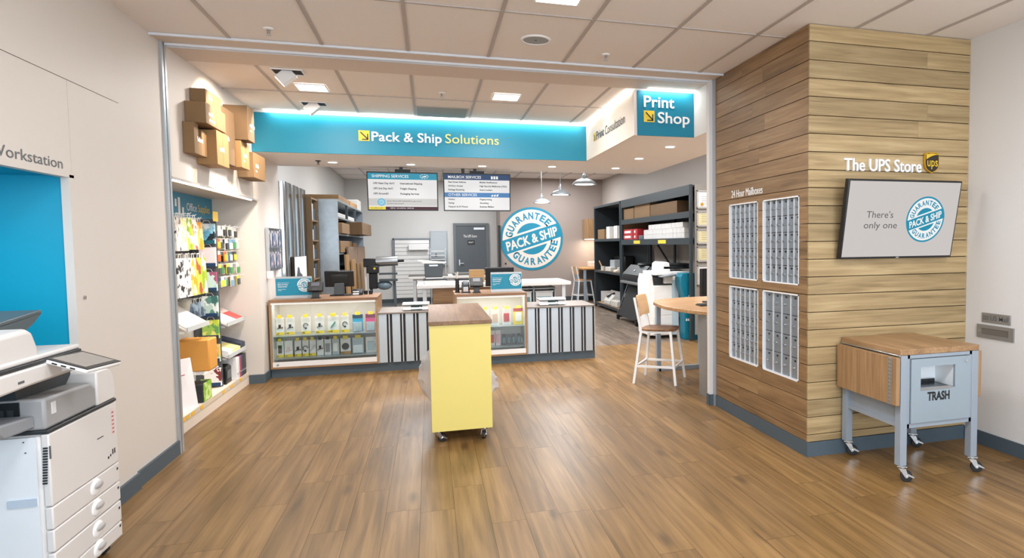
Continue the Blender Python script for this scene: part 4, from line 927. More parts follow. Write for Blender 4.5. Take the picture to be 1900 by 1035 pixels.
mb=MB(); mb.box(-1.999,-1.994,6.52,6.725,.143,.31); mb.box(-2.08,-1.994,6.72,6.725,.143,.31); build('front_card',mb,pattern('print_lime_leaf',['#8fc93a','#a9d65a','#6fb02e','#d6ec9c'],22),t)
t=thing('file_box','black file box on the far part of the shelf base','file box',(-2.08,7.40,.136))
mb=MB(); mb.prism([(7.30,.137),(7.48,.137),(7.48,.30),(7.40,.335),(7.30,.31)],'x',-2.2,-2.03); build('body',mb,BLACK,t,bevel=.004)
mb=MB(); mb.box(-2.03,-2.026,7.33,7.45,.19,.27); build('label_holder',mb,M('smoke_grey','#5b6164',.3),t)
BC=[('white','#f0eff1'),('light grey','#dfe0e2'),('red','#b8343f'),('blue','#2b4a86'),('black','#17191b'),('dark brown','#2f2522'),('charcoal','#26282a')]
y=7.52
for k,(n,c) in enumerate(BC):
    wd=.055 if k<2 else .05
    t=thing('ring_binder','%s ring binder standing at the far end of the shelf base'%n,'binder',(-2.1,y+wd/2,.136),'binders on the shelf base')
    mb=MB(); mb.box(-2.24,-1.99,y,y+wd-.004,.137,.37); build('cover',mb,M('binder_'+n.replace(' ','_'),c,.4),t,bevel=.003)
    mb=MB(); mb.cyl((-1.99,y+wd/2,.20),(-1.987,y+wd/2,.20),.011,None,12); build('finger_ring',mb,ALU,t)
    y+=wd
# card rack and small dispensers on the wall end beside the counter
t=thing('brochure_rack','grey metal rack of picture cards on the wall beside the counter sign','rack',(-1.78,8.58,1.26))
mb=MB(); mb.box(-1.838,-1.825,8.28,8.92,1.255,1.765); mb.box(-1.838,-1.80,8.275,8.29,1.255,1.765); build('frame',mb,ALU,t)
mb=MB()
for z in (1.27,1.50,1.52,1.75): mb.box(-1.825,-1.792,8.29,8.92,z,z+.012)
for k in range(5): mb.tube([(-1.793,8.30+.15*k,1.27),(-1.793,8.30+.15*k,1.76)],.004,6)
build('wire_front',mb,M('wire_grey','#6d7479',.4,.5),t)
pp=[pattern('card_blue',['#d9cfd0','#2c4f7d','#e6dcdd','#5d7ea6'],18),pattern('card_rose',['#e4d3d3','#b9a4a8','#3f5e80','#efe6e6'],16)]
for r,zz in enumerate((1.285,1.535)):
    for k in range(4):
        mb=MB(); mb.box(-1.815,-1.806,8.31+.15*k,8.44+.15*k,zz,zz+.20); o=build('picture_card',mb,pp[(r+k)%2]); tag(o,'picture card, %s from the left on the %s tier of the wall rack'%(['first','second','third','last'][k],['lower','upper'][r]),'card','picture cards in the wall rack')
for y,l in ((8.30,'white wall sensor box under the card rack, left'),(8.72,'white wall sensor box under the card rack, right')):
    mb=MB(); mb.box(-1.838,-1.78,y-.035,y+.035,1.165,1.255); o=build('wall_sensor',mb,WHITE,bevel=.006); tag(o,l,'sensor','wall sensors'); 
    
# ================================================================== SERVICE COUNTER
YC,YK=8.20,8.95
def corr_section(x0,x1,label):
    t=thing('counter_section',label,'counter',((x0+x1)/2,8.5,0),'corrugated counter sections')
    mb=MB(); mb.box(x0,x1,YC+.03,YK,0,.106); build('kick_base',mb,BASE,t)
    mb=MB(); mb.box(x0,x1,YC+.032,YK,.106,.703); mb.box(x0,x0+.004,YC+.006,YC+.032,.106,.703); mb.box(x1-.004,x1,YC+.006,YC+.032,.106,.703); build('carcass',mb,WHITEM,t)
    mb=MB(); per=.155; x=x0+.004; pts=[(x,YC+.02)]
    while x<x1-.01:
        for u,dy in ((0,.02),(.005,.004),(.096,.004),(.098,.024),(.116,.024),(.118,.006),(.132,.006),(.134,.024),(.151,.024)):
            if x+u<x1-.004: pts.append((x+u+.0001,YC+dy))
        x+=per
    pts.append((x1-.004,YC+.02)); 
    poly=pts+[(x1-.004,YC+.028),(x0+.004,YC+.028)]
    n=len(pts)
    vs=[(a,b,.108) for a,b in pts]+[(a,b,.702) for a,b in pts]
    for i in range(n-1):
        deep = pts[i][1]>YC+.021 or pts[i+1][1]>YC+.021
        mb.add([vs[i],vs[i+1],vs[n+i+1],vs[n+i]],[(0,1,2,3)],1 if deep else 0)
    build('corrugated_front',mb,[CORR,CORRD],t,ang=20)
    mb=MB(); mb.box(x0,x1,YC-.012,YK,.703,.722); build('top',mb,GREYTOP,t,bevel=.002)
    return t
def display_case(x0,x1,label):
    t=thing('display_case',label,'display case',((x0+x1)/2,8.5,0),'glass display cases in the counter')
    mb=MB(); mb.box(x0,x1,YC+.03,YK,0,.106); build('kick_base',mb,BASE,t)
    mb=MB(); mb.box(x0,x1,YC-.006,YK,.886,.918,0,2.); build('top',mb,wood('walnut_laminate','#6a4e36','#87654a','#9b785a',axis=0,rough=.42,knots=False,scale=1.4,spread=.05),t,bevel=.002)
    for a,b in ((x0,x0+.022),(x1-.022,x1)): mb=MB(); mb.box(a,b,YC-.002,YK,.106,.886,0,4.); build('side',mb,OAKZ,t)
    mb=MB(); mb.box(x0+.022,x1-.022,YC-.002,YK,.106,.128,0,6.); build('bottom',mb,OAKX,t)
    mb=MB(); mb.box(x0+.022,x1-.022,YC+.001,YC+.02,.128,.186); b=build('front_rail',mb,WHITE,t)
    mb=MB(); mb.cyl((x0+.075,YC+.001,.155),(x0+.075,YC-.006,.155),.012); build('lock',mb,CHROME,b)
    mb=MB(); mb.box(x0+.022,x1-.022,8.60,8.62,.128,.886); build('back_panel',mb,M('case_cream','#efe6da',.6),t)
    mb=MB(); mb.box(x0+.022,x1-.022,YC+.02,8.60,.128,.135); mb.box(x0+.022,x0+.03,YC+.02,8.60,.135,.886); mb.box(x1-.03,x1-.022,YC+.02,8.60,.135,.886); build('lining',mb,M('case_white','#e9e7e2',.5),t)
    mb=MB(); mb.box(x0+.022,x1-.022,YC+.001,YC+.018,.862,.886); build('top_rail',mb,WHITE,t)
    mb=MB(); mb.box(x0+.03,x1-.03,YC+.03,YC+.05,.872,.884); build('light_strip',mb,LAMP,t)
    area('case_light',((x0+x1)/2,YC+.05,.868),((x0+x1)/2,YC+.22,.3),x1-x0-.1,.03,2.6,(1,.90,.78))
    for z in (.210,.475):
        mb=MB(); mb.box(x0+.031,x1-.031,YC+.05,8.59,z,z+.008); build('glass_shelf',mb,M('shelf_glass','#9fb0b6',.15,var=.03),t)
    mb=MB(); mb.box(x0+.024,x1-.024,YC+.006,YC+.012,.186,.862); build('glass_front',mb,GLASS,t)
    return t
display_case(-1.818,-.630,'left wood-framed glass display case full of carded accessories')
corr_section(-.630,.275,'corrugated metal counter section between the two display cases')
display_case(.285,1.190,'right wood-framed glass display case partly behind the yellow cart')
corr_section(1.190,2.100,'corrugated metal counter section at the right end of the counter')
PINK=M('pack_pink','#d94a86',.4); BLUEK=M('pack_blue','#2f9fc6',.4); CARDWH=M('pack_white','#f1f0ec',.5); PYEL=M('pack_yellow','#f3d63a',.5); PGREY=M('pack_grey','#8c9499',.35); CLEARP=M('pack_clear_blue','#b9ccd4',.2)
PBLK=M('pack_black','#22262a',.4); PTEAL=M('pack_teal','#4a8f86',.4); PRED=M('pack_red','#c23b3e',.45)
def pack(x0,x1,z0,z1,label,card=CARDWH,band=None,tab=PYEL,prod=PBLK,shape='plug',y=8.36,head=None):
    t=thing('carded_accessory',label,'accessory pack',((x0+x1)/2,y,z0),'accessory packs in the display cases')
    mb=MB(); mb.box(x0,x1,y,y+.006,z0,z1); b=build('card',mb,card,t,bevel=.002); w_=x1-x0; h_=z1-z0
    if band: mb=MB(); mb.box(x0+.001,x1-.001,y-.0015,y,z0,z0+h_*.16); build('price_band',mb,band,b)
    if head: mb=MB(); mb.box(x0+.001,x1-.001,y-.0015,y,z1-h_*.22,z1-.004); build('header_band',mb,head,b)
    if tab: mb=MB(); mb.box(x0+w_*.28,x0+w_*.78,y-.03,y-.027,z1-.004,z1+.034); build('price_tab',mb,tab,t)
    mb=MB(); xc=(x0+x1)/2; zc=z0+h_*.48
    if shape=='plug': mb.box(xc-.012,xc+.012,y-.02,y,zc-.02,zc+.025); mb.bar((xc-.03,y-.008,zc-.03),(xc+.005,y-.008,zc),.008); mb.ball((xc+.025,y-.01,zc-.012),.009,8)
    if shape=='cable':
        mb.tube([(xc+.026*math.cos(a),y-.008,zc+.030*math.sin(a)) for a in [k*PI/6 for k in range(10)]],.005,6); mb.box(xc-.01,xc+.01,y-.014,y,zc-.04,zc-.02)
    if shape=='stick': mb.bar((xc-.025,y-.012,zc-.035),(xc+.025,y-.012,zc+.035),.018,.015)
    if shape=='box': mb.box(x0+w_*.18,x1-w_*.18,y-.022,y,z0+h_*.2,z0+h_*.72)
    if shape=='disc': mb.cyl((xc,y-.018,zc),(xc,y,zc),w_*.36,None,20)
    if shape=='ink': mb.box(x0+w_*.08,x1-w_*.08,y-.035,y,z0+.01,z0+h_*.55); mb.box(xc-.02,xc+.02,y-.04,y-.035,z0+h_*.15,z0+h_*.42)
    if shape=='phone': mb.box(xc-.02,xc+.02,y-.012,y,zc-.045,zc+.05)
    build('product',mb,prod,t,bevel=.002)
    if band:
        mb=MB(); scribble(mb,(x0+.008,y-.003,z0+h_*.04),X_,Z_,h_*.08,(max(2,int(w_/.02)-1),)); build('band_print',mb,TBLACK,b)
R1=[(-1.783,-1.695,'plug',0),(-1.675,-1.580,'plug',0),(-1.510,-1.405,'cable',0),(-1.355,-1.255,'plug',0),(-1.215,-1.090,'stick',0),(-1.065,-.975,'cable',0)]
o6=['first','second','third','fourth','fifth','sixth']
for k,(a,b,s_,_) in enumerate(R1): pack(a,b,.487,.695,'white accessory pack with yellow foot, %s on the left case upper shelf'%o6[k],band=PYEL,shape=s_,prod=PTEAL if k==4 else PBLK)
pack(-.935,-.815,.487,.70,'blue ink cartridge pack on the upper shelf of the left case',card=BLUEK,prod=CLEARP,shape='ink',head=M('pack_navy','#18536e'))
pack(-.785,-.668,.487,.70,'pink ink cartridge pack at the right end of the left case',card=PINK,prod=CLEARP,shape='ink',head=M('pack_plum','#8a2c5a'))
R2=[(-1.784,-1.708,'phone','white pack with a dark case, first on the left case lower shelf',CARDWH,PYEL,PBLK,PYEL),
 (-1.700,-1.610,'plug','white pack with a pale plug, second on the left case lower shelf',CARDWH,PYEL,M('pale_rose','#e4c9c4'),None),
 (-1.590,-1.515,'plug','narrow white pack, third on the left case lower shelf',CARDWH,PYEL,PBLK,PYEL),
 (-1.505,-1.435,'cable','narrow white pack with a cable, fourth on the left case lower shelf',CARDWH,PYEL,PBLK,PYEL),
 (-1.425,-1.355,'stick','narrow white pack, fifth on the left case lower shelf',CARDWH,PYEL,M('pale_grey_product','#c9c9c9'),PYEL),
 (-1.345,-1.270,'plug','black and white pack with two dark dots, sixth on the left case lower shelf',CARDWH,None,PBLK,PBLK),
 (-1.260,-1.185,'box','black and white pack, seventh on the left case lower shelf',CARDWH,None,PGREY,PBLK),
 (-1.175,-1.095,'box','grey clear pack, eighth on the left case lower shelf',M('pack_silver','#c4ccd0',.3),None,CARDWH,PYEL),
 (-1.080,-.965,'disc','white pack with a big dark round, ninth on the left case lower shelf',CARDWH,M('pack_tan','#b98a52'),M('disc_navy','#2a333c',.3),PYEL),
 (-.945,-.815,'ink','clear blue ink pack, tenth on the left case lower shelf',CLEARP,None,M('ink_white','#dfe9ee',.3),PYEL),
 (-.790,-.672,'box','tall white and blue pack at the left case lower shelf end',CARDWH,None,CLEARP,None)]
for a,b,s_,lb,cd_,bd,pr,tb in R2: pack(a,b,.219,.415,lb,card=cd_,band=bd,prod=pr,tab=tb,shape=s_)
pack(.50,.60,.486,.70,'white pack behind the yellow cart on the upper shelf of the right case',shape='box',prod=PGREY)
pack(.62,.71,.486,.70,'white pack beside the yellow cart edge on the upper shelf of the right case',shape='box',prod=PGREY)
pack(.74,.845,.486,.70,'white pack with tan mark, third from right on the right case upper shelf',shape='box',prod=M('tan_mark','#d9b9a0'))
pack(.885,.995,.486,.70,'white pack with red band, second from right on the right case upper shelf',shape='box',prod=PRED,card=CARDWH)
pack(1.030,1.155,.486,.705,'yellow glue pack with red top at the right end of the right case',shape='box',prod=CARDWH,card=PYEL,head=PRED)
for k,(a,b,p_) in enumerate([(.52,.60,PRED),(.61,.70,PRED),(.72,.785,PRED),(.795,.86,M('pack_rose','#e3a3a3'))]):
    pack(a,b,.219,.42,'%s red and white tape pack on the lower shelf of the right case'%['hidden first','second','third','fourth'][k],shape='box',prod=p_,card=M('pack_rosewhite','#ead9d8'),tab=None)
for k,a in enumerate((.875,.935,1.0,1.07)):
    pack(a,a+.052,.219,.365,'dark battery pack, %s on the lower shelf of the right case'%['first','second','third','last'][k],shape='box',prod=M('battery_teal','#4a6c70',.3,.4),card=PBLK,tab=None)
for k,a in enumerate((1.119,)):
    pack(a,a+.035,.219,.345,'slim grey pack against the right side of the right case',shape='box',prod=PGREY,card=PBLK,tab=None)

# things on the counter
def counter_sign(x0,x1,y,z0,h,label,lines):
    t=thing('counter_sign',label,'sign',((x0+x1)/2,y,z0),'counter signs')
    mb=MB(); mb.box(x0-.004,x1+.004,y,y+.008,z0+.004,z0+h); mb.box(x0-.004,x1+.004,y-.02,y+.08,z0,z0+.005); st_=build('acrylic_stand',mb,M('acrylic_grey','#b7bdc2',.2),t)
    mb=MB(); mb.box(x0,x1,y-.002,y,z0+.036,z0+h-.024); pn=build('printed_card',mb,TEALP,t)
    mb=MB(); zz=z0+h*.70
    for i,l in enumerate(lines): letters(mb,l,(x0+.022,y-.0032,zz-i*.024),X_,Z_,.016 if i else .010,None,bold=.01 if i else 0)
    scribble(mb,(x0+.022,y-.0032,zz-.075),X_,Z_,.006,(6,4,9,5)); scribble(mb,(x0+.022,y-.0032,zz-.088),X_,Z_,.006,(4,7))
    build('lettering',mb,TWHITE,pn)
    seal(pn,(x0+(x1-x0)*.80,y-.004,z0+h*.60),X_,Z_,FRONT,h*.33,TWHITE,TEALP,st=.0008)
counter_sign(-1.775,-1.385,8.40,.919,.262,'teal counter card with round seal at the left end of the counter',["We're here for your",'Pack & Ship','Guarantee'])
counter_sign(.755,1.150,8.40,.919,.258,'teal counter card with round seal on the right display case',["We're here for your",'Pack & Ship','Guarantee'])
def pin_pad(x,y,z,label):
    t=thing('card_terminal',label,'card terminal',(x,y,z),'card terminals')
    mb=MB(); mb.box(x-.05,x+.05,y-.04,y+.05,z,z+.012); mb.prism([(y-.03,z+.012),(y+.02,z+.012),(y+.02,z+.12),(y-.01,z+.10)],'x',x-.038,x+.038); build('stand',mb,DARK,t,bevel=.004)
    T=Matrix.Translation((x,y-.005,z+.135)) @ Matrix.Rotation(math.radians(-28),4,'X')
    mb=MB(T); mb.box(-.085,.085,-.022,.022,-.06,.065); b=build('terminal_body',mb,BLACK,t,bevel=.008)
    mb=MB(T); mb.box(-.045,.045,-.024,-.021,.005,.05); build('terminal_back_panel',mb,M('term_grey','#595c66',.3),b)
    mb=MB(T); mb.box(-.03,.03,-.026,-.02,-.055,-.02); build('card_slot',mb,DARK,b)
pin_pad(-1.325,8.29,.919,'black card terminal beside the left counter card')
pin_pad(.565,8.36,.919,'black card terminal on the right display case')
def pos_monitor(x,y,z,label,w_=.34,h_=.205,zb=.11):
    t=thing('pos_monitor',label,'monitor',(x,y,z),'counter monitors')
    T=Matrix.Translation((x,y,z+zb+h_/2)) @ Matrix.Rotation(math.radians(12),4,'X')
    mb=MB(T); mb.box(-w_/2,w_/2,-.018,.018,-h_/2,h_/2); hs=build('housing',mb,BLACK,t,bevel=.008)
    mb=MB(T); mb.box(-w_*.30,w_*.30,-.032,-.017,-h_*.35,h_*.28); build('rear_bulge',mb,M('plastic_near_black','#0f1113',.5),hs,bevel=.006)
    mb=MB(T); mb.box(-w_*.28,w_*.28,-.034,-.031,h_*.14,h_*.20); build('vent',mb,DARK,hs)
    mb=MB(T); mb.box(-w_/2+.012,w_/2-.012,.018,.020,-h_/2+.012,h_/2-.012); build('screen',mb,M('screen_black'),hs)
    mb=MB(); mb.prism([(y-.07,z+.015),(y+.03,z+.015),(y+.01,z+zb+.05),(y-.045,z+zb+.05)],'x',x-.058,x+.058); build('neck',mb,M('neck_charcoal','#33383b',.5),t,bevel=.006)
    mb=MB(); mb.box(x-.11,x+.13,y-.06,y+.12,z,z+.015); build('foot',mb,BLACK,t,bevel=.004)
    return t
pos_monitor(-1.10,8.62,.919,'black counter monitor seen from behind on the left display case')
pos_monitor(.90,8.72,.919,'black counter monitor behind the right counter card',w_=.38,h_=.26,zb=.055)
t=thing('receipt_printer','black printer with a white slip beside the left counter monitor','printer',(-.93,8.66,.919))
mb=MB(); mb.prism([(8.58,.919),(8.74,.919),(8.74,.985),(8.64,.995),(8.58,.955)],'x',-.955,-.835); build('body',mb,BLACK,t,bevel=.006)
mb=MB(); mb.prism([(8.572,.93),(8.58,.93),(8.60,.968),(8.592,.968)],'x',-.945,-.875); build('paper_slip',mb,TWHITE,t)
for x,l in ((-.805,'small black cup near the right end of the left case'),(-.745,'small black cup at the right end of the left case')):
    mb=MB(); mb.cyl((x,8.72,.919),(x,8.72,.965),.022,.024,14); o=build('cup',mb,BLACK); tag(o,l,'cup')
t=thing('tape_dispenser','black and chrome tape and label dispenser on the right display case','dispenser',(.42,8.45,.919))
mb=MB(); mb.box(.375,.49,8.38,8.56,.919,.935); mb.prism([(8.40,.935),(8.54,.935),(8.52,1.05),(8.45,1.06)],'x',.385,.40); mb.prism([(8.40,.935),(8.54,.935),(8.52,1.05),(8.45,1.06)],'x',.465,.48); build('housing',mb,BLACK,t,bevel=.003)
mb=MB(); mb.cyl((.40,8.48,1.02),(.465,8.48,1.02),.05,None,24); build('roll',mb,M('roll_smoke','#52585c',.3),t)
mb=MB(); mb.bar((.43,8.39,.94),(.43,8.385,1.0),.06,.004); build('cutter',mb,CHROME,t)
t=thing('pen_stand','tall black pen stand left of the dispenser on the right display case','pen stand',(.345,8.52,.919))
mb=MB(); mb.cyl((.33,8.52,.919),(.33,8.52,1.10),.026,.024,16); mb.cyl((.33,8.52,.919),(.33,8.52,.93),.036,.034,16); build('cup',mb,BLACK,t)
mb=MB(); mb.cyl((.33,8.52,1.10),(.34,8.53,1.19),.008,None,8); mb.cyl((.325,8.515,1.10),(.315,8.50,1.17),.006,None,8); build('pens',mb,M('cream_arm','#d5cdbf',.5),t)
def scale_(x0,x1,label):
    t=thing('postal_scale',label,'scale',((x0+x1)/2,8.42,.722),'postal scales')
    mb=MB(); mb.prism([(8.30,.728),(8.56,.728),(8.56,.79),(8.36,.79),(8.30,.752)],'x',x0,x1); b=build('body',mb,WHITE,t,bevel=.008)
    mb=MB(); mb.box(x0-.006,x1+.006,8.31,8.58,.795,.812); build('platform',mb,M('scale_grey','#d9dcde',.3,.3),t,bevel=.004)
    mb=MB(); xc=(x0+x1)/2; mb.prism([(8.292,.735),(8.300,.735),(8.345,.784),(8.337,.784)],'x',xc-.06,xc+.075); d=build('display',mb,M('lcd_dark','#31484f',.2),b)
    mb=MB(); mb.cyl((xc+.05,8.305,.76),(xc+.05,8.312,.758),.012,None,12); build('button',mb,WHITE,d)
    for x in (x0+.03,x1-.03):
        for y in (8.33,8.53): mb=MB(); mb.cyl((x,y,.722),(x,y,.73),.014,None,12); build('foot',mb,BLACK,t)
scale_(-.345,-.03,'white postal scale on the low counter left of the yellow cart')
scale_(1.375,1.725,'white postal scale on the right end counter')

# ================================================================== MENU SCREENS UNDER THE SOFFIT
LW=lit('lit_white','#efedec',.95); LT=lit('lit_teal','#2095b2',.95); LN=lit('lit_navy','#1c3c68',.95); LB=lit('lit_blue','#4480b8',.95); LG=lit('lit_grey','#cfcdc9',.95); LY=lit('lit_yellow','#ecd750',.95); LM=lit('lit_maroon','#4a222c',.95); LSKY=lit('lit_sky','#9fd3e8',.95); LBLACK=lit('lit_black','#2a2b2e',.9); LTW=lit('lit_text_white','#f6f6f6',1.0)
def menu(cx,label,tilt,W,H,kind):
    t=thing('menu_screen',label,'screen',(cx,9.0,2.0)); T=Matrix.Translation((cx,9.0,2.263)) @ Matrix.Rotation(math.radians(tilt),4,'X'); R3=T.to_3x3(); U=R3@Z_; Nn=R3@FRONT
    P=lambda u,v,d=0.: T@Vector((u,-.0225-d,v))
    mb=MB(T); mb.box(-W/2,W/2,-.02,.025,-H/2,H/2); build('housing',mb,BLACK,t,bevel=.003)
    w2,h2=W/2-.014,H/2-.016
    mb=MB(T); mb.box(-w2,w2,-.0222,-.019,-h2,h2); sn=build('screen',mb,LW,t)
    def rect(n,u0,u1,v0,v1,m,d=.0006): mb=MB(); mb.quad(P(u0,v0,d),P(u1,v0,d),P(u1,v1,d),P(u0,v1,d)); return build(n,mb,m,sn)
    if kind==0:
        rect('title_band',-w2,w2,h2-.082,h2,LT)
        mb=MB(); letters(mb,'SHIPPING SERVICES',P(-w2+.05,h2-.058,.0012),X_,U,.036,.46,bold=.008)
        for i in range(9): a=2*PI*i/9; mb.quad(P(.27+.05*math.cos(a)-.006,h2-.04+.028*math.sin(a),.0012),P(.27+.05*math.cos(a)+.012,h2-.04+.028*math.sin(a),.0012),P(.27+.05*math.cos(a)+.012,h2-.034+.028*math.sin(a),.0012),P(.27+.05*math.cos(a)-.006,h2-.034+.028*math.sin(a),.0012))
        mb.quad(P(.235,h2-.05,.0012),P(.295,h2-.045,.0012),P(.305,h2-.025,.0012),P(.26,h2-.035,.0012)); build('title_lettering',mb,LTW,sn)
        mb=MB()
        for i,(a,b) in enumerate([('UPS Next Day Air®','International Shipping'),('UPS 2nd Day Air®','Freight Shipping'),('UPS Ground®','Packaging Services')]):
            letters(mb,a,P(-w2+.065,h2-.145-i*.068,.001),X_,U,.022,None,bold=.03); letters(mb,b,P(-.035,h2-.145-i*.068,.001),X_,U,.022,None,bold=.03)
        build('menu_lettering',mb,LBLACK,sn)
        rect('grey_band',-w2,w2,-h2+.05,-h2+.145,LG); rect('yellow_band',-w2,-w2+.21,-h2,-h2+.038,LY); rect('maroon_band',-w2+.21,w2,-h2,-h2+.038,LM)
        mb=MB(); letters(mb,'Ask for PACK & SHIP GUARANTEE for peace of mind',P(-w2+.23,-h2+.105,.001),X_,U,.014,.44,bold=.01); scribble(mb,P(-w2+.23,-h2+.075,.001),X_,U,.009,(5,8,3,7,9,6)); build('offer_lettering',mb,LBLACK,sn)
        mb=MB(); disc(mb,P(-w2+.16,-h2+.098,.0009),X_,U,0,.052,24); dc=build('offer_seal',mb,LSKY,sn)
        mb=MB(); disc(mb,P(-w2+.16,-h2+.098,.0012),X_,U,.040,.046,24); letters(mb,'PACK & SHIP',P(-w2+.16,-h2+.09,.0012),(1,0,.25),U,.014,.07,align='c'); build('offer_seal_print',mb,LT,sn)
        mb=MB(); scribble(mb,P(-w2+.03,-h2+.014,.0012),X_,U,.012,(4,7,3,5)); build('band_print',mb,lit('lit_print_olive','#8a7d3a',.9),sn)
        mb=MB(); scribble(mb,P(-w2+.27,-h2+.014,.0012),X_,U,.011,(6,4,0,0,5,8,5,0,0,7,6)); build('band_print',mb,LTW,sn)
    else:
        rect('title_band',-w2,w2,h2-.075,h2,LN); rect('second_title_band',-w2,w2,-.068,-.005,LB)
        mb=MB(); letters(mb,'MAILBOX SERVICES',P(-w2+.05,h2-.055,.0012),X_,U,.036,.44,bold=.008); letters(mb,'OTHER SERVICES',P(-w2+.05,-.052,.0012),X_,U,.034,.38,bold=.006)
        for k in range(3): mb.quad(P(.185+.035*k,h2-.06,.0012),P(.21+.035*k,h2-.06,.0012),P(.21+.035*k,h2-.02,.0012),P(.185+.035*k,h2-.02,.0012))
        for k in range(3): mb.quad(P(.185+.035*k,-.055,.0012),P(.21+.035*k,-.055,.0012),P(.215+.035*k,-.03+.006*k,.0012),P(.19+.035*k,-.035,.0012))
        build('title_lettering',mb,LTW,sn); mb=MB()
        for i,(a,b) in enumerate([('Real Street Address','Mobile Notifications'),('24-Hour Access','High Security Mailboxes (HSG)'),('Package Receiving','Smart Lockers')]):
            letters(mb,a,P(-w2+.05,h2-.115-i*.052,.001),X_,U,.020,None,bold=.03); letters(mb,b,P(.03,h2-.115-i*.052,.001),X_,U,.020,None if i!=1 else .37,bold=.03)
        for i,(a,b) in enumerate([('Notary','Fingerprinting'),('Faxing','Shredding'),('Passport & ID Photos','Business Mailers')]):
            letters(mb,a,P(-w2+.05,-.106-i*.050,.001),X_,U,.020,None,bold=.03); letters(mb,b,P(.03,-.106-i*.050,.001),X_,U,.020,None,bold=.03)
        build('menu_lettering',mb,LBLACK,sn)
    mb=MB()
    for u in ((-.02,) if kind==0 else (-.19,-.03)): mb.box(cx+u-.022,cx+u+.022,8.99,9.03,2.50,2.583)
    mb.box(cx-.10,cx+.10,9.02,9.06,2.15,2.56); build('ceiling_mount',mb,DARK,t)
menu(-.325,'left menu screen headed Shipping Services hanging from the soffit',7,.90,.512,0)
menu(.648,'right menu screen headed Mailbox Services hanging from the soffit',4,.905,.517,1)

# ================================================================== BACK ROOM, LEFT: WALL PANEL, CUBBY TOWER, CARTON RACK
t=thing('metal_wall_panel','tall ribbed reflective metal panel on the left wall behind the counter','wall panel',(-1.9,9.8,.0))
mb=MB(); y=9.10; pts=[]
while y<10.62:
    for u,dx in ((0,0),(.012,.03),(.05,.045),(.45,.045),(.488,.03),(.50,0)): pts.append((-1.80+dx-.03,y+u))
    y+=.51
poly=pts+[(-1.86,pts[-1][1]),(-1.86,9.10)]
mb.prism(poly,'z',.06,2.39); build('ribbed_sheet',mb,M('mirror_steel','#b4b9bb',.16,1.,var=.05,scale=2),t,ang=25)
mb=MB(); mb.box(-2.09,-1.87,9.10,10.63,0,2.39); build('backing',mb,GREYM,t)
t=thing('notice_card','white notice with a dark figure on the ribbed metal panel','notice',(-1.76,9.7,1.12))
mb=MB(); mb.box(-1.752,-1.748,9.42,10.25,1.08,1.40); b=build('sheet',mb,TWHITE,t)
mb=MB(); mb.prism([(9.45,1.085),(9.95,1.085),(9.9,1.14),(9.75,1.18),(9.7,1.25),(9.6,1.26),(9.55,1.18)],'x',-1.748,-1.7465); build('figure',mb,M('figure_slate','#4b5560',.5),b)
t=thing('cubby_tower','light wood cubby tower of packing supplies between metal panel and rack','shelf unit',(-1.85,10.9,0))
mb=MB(); mb.box(-2.09,-1.72,10.66,10.69,0,2.30,0,1.); mb.box(-2.09,-1.72,11.20,11.23,0,2.30,0,2.); build('side',mb,M('cubby_side_shaded','#7d6648',.6,var=.08),t)  # shadows inside the tower put into a duller side colour
zsh=[.06,.58,1.02,1.32,1.62,1.93,2.27]
for z in zsh: mb=MB(); mb.box(-2.09,-1.72,10.69,11.20,z,z+.022); build('shelf',mb,M('cubby_wood','#8c6e4c',.5,var=.08),t)
for k,z in enumerate(zsh[:-1]):
    for q,(a,b,mm,nn) in enumerate([(10.71,10.93,M('supply_white','#c9ccd0',.5),'white'),(10.95,11.18,M('supply_slate','#3c4650',.5),'dark')]):
        mb=MB(); h=(zsh[k+1]-z)*(.82 if (k+q)%2 else .6); mb.box(-2.05,-1.745,a,b,z+.023,z+h); o=build('supply_box',mb,mm,bevel=.004); tag(o,'%s supply box in the cubby tower, %s shelf up'%(nn,['first','second','third','fourth','fifth','top'][k]),'box','boxes in the cubby tower')
t=thing('carton_rack','tall metal-ended rack of flat cartons along the left wall','rack',(-1.7,13.2,0))
mb=MB(); mb.box(-1.72,-1.43,11.26,11.30,0,2.31); build('end_panel',mb,M('checker_steel','#aab2b8',.3,.8,var=.18,scale=14),t)
mb=MB(); mb.box(-2.05,-1.43,15.30,15.34,0,2.31); build('end_panel',mb,GREYM,t)
for z in (.10,.62,1.10,1.40,1.72,2.00,2.28): mb=MB(); mb.box(-2.05,-1.43,11.30,15.30,z,z+.03); build('shelf',mb,M('rack_shelf_grey','#7d858a',.45,.3),t)
for y,z0,z1 in ((12.6,2.03,2.28),(13.9,2.03,2.28),(12.6,1.75,2.0)):
    if True: mb=MB(); mb.box(-1.47,-1.43,y-.02,y+.02,z0,z1); build('divider',mb,M('rack_slate','#3f4a50',.5),t)
mb=MB(); mb.box(-2.09,-2.05,11.30,15.30,.1,2.31); build('back_panel',mb,M('rack_dark','#23282b',.6),t)
def rbox(x0,x1,y0,y1,z0,z1,label,m=CARD,group='cartons on the left rack',name='flat_carton'):
    t=thing(name,label,'carton',((x0+x1)/2,(y0+y1)/2,z0),group); mb=MB(); mb.box(x0,x1,y0,y1,z0,z1); b=build('box_body',mb,m,t,bevel=.004)
    mb=MB()
    n=max(1,int((z1-z0)/.03))
    for k in range(1,n): mb.box(x0-.001,x1+.0012,y0-.0012,y1+.0012,z0+(z1-z0)*k/n-.0015,z0+(z1-z0)*k/n+.0015)
    if n>1: build('layer_edges',mb,CARDD,b)
    else: mb.box(x0+.01,x1-.01,(y0+y1)/2-.03,(y0+y1)/2+.03,z1,z1+.0015); build('tape',mb,M('box_tape','#a4835a',.4),b)
rbox(-1.98,-1.38,11.35,12.35,1.755,1.93,'flat brown carton bundle, nearest on the third shelf down of the left rack',CARD)
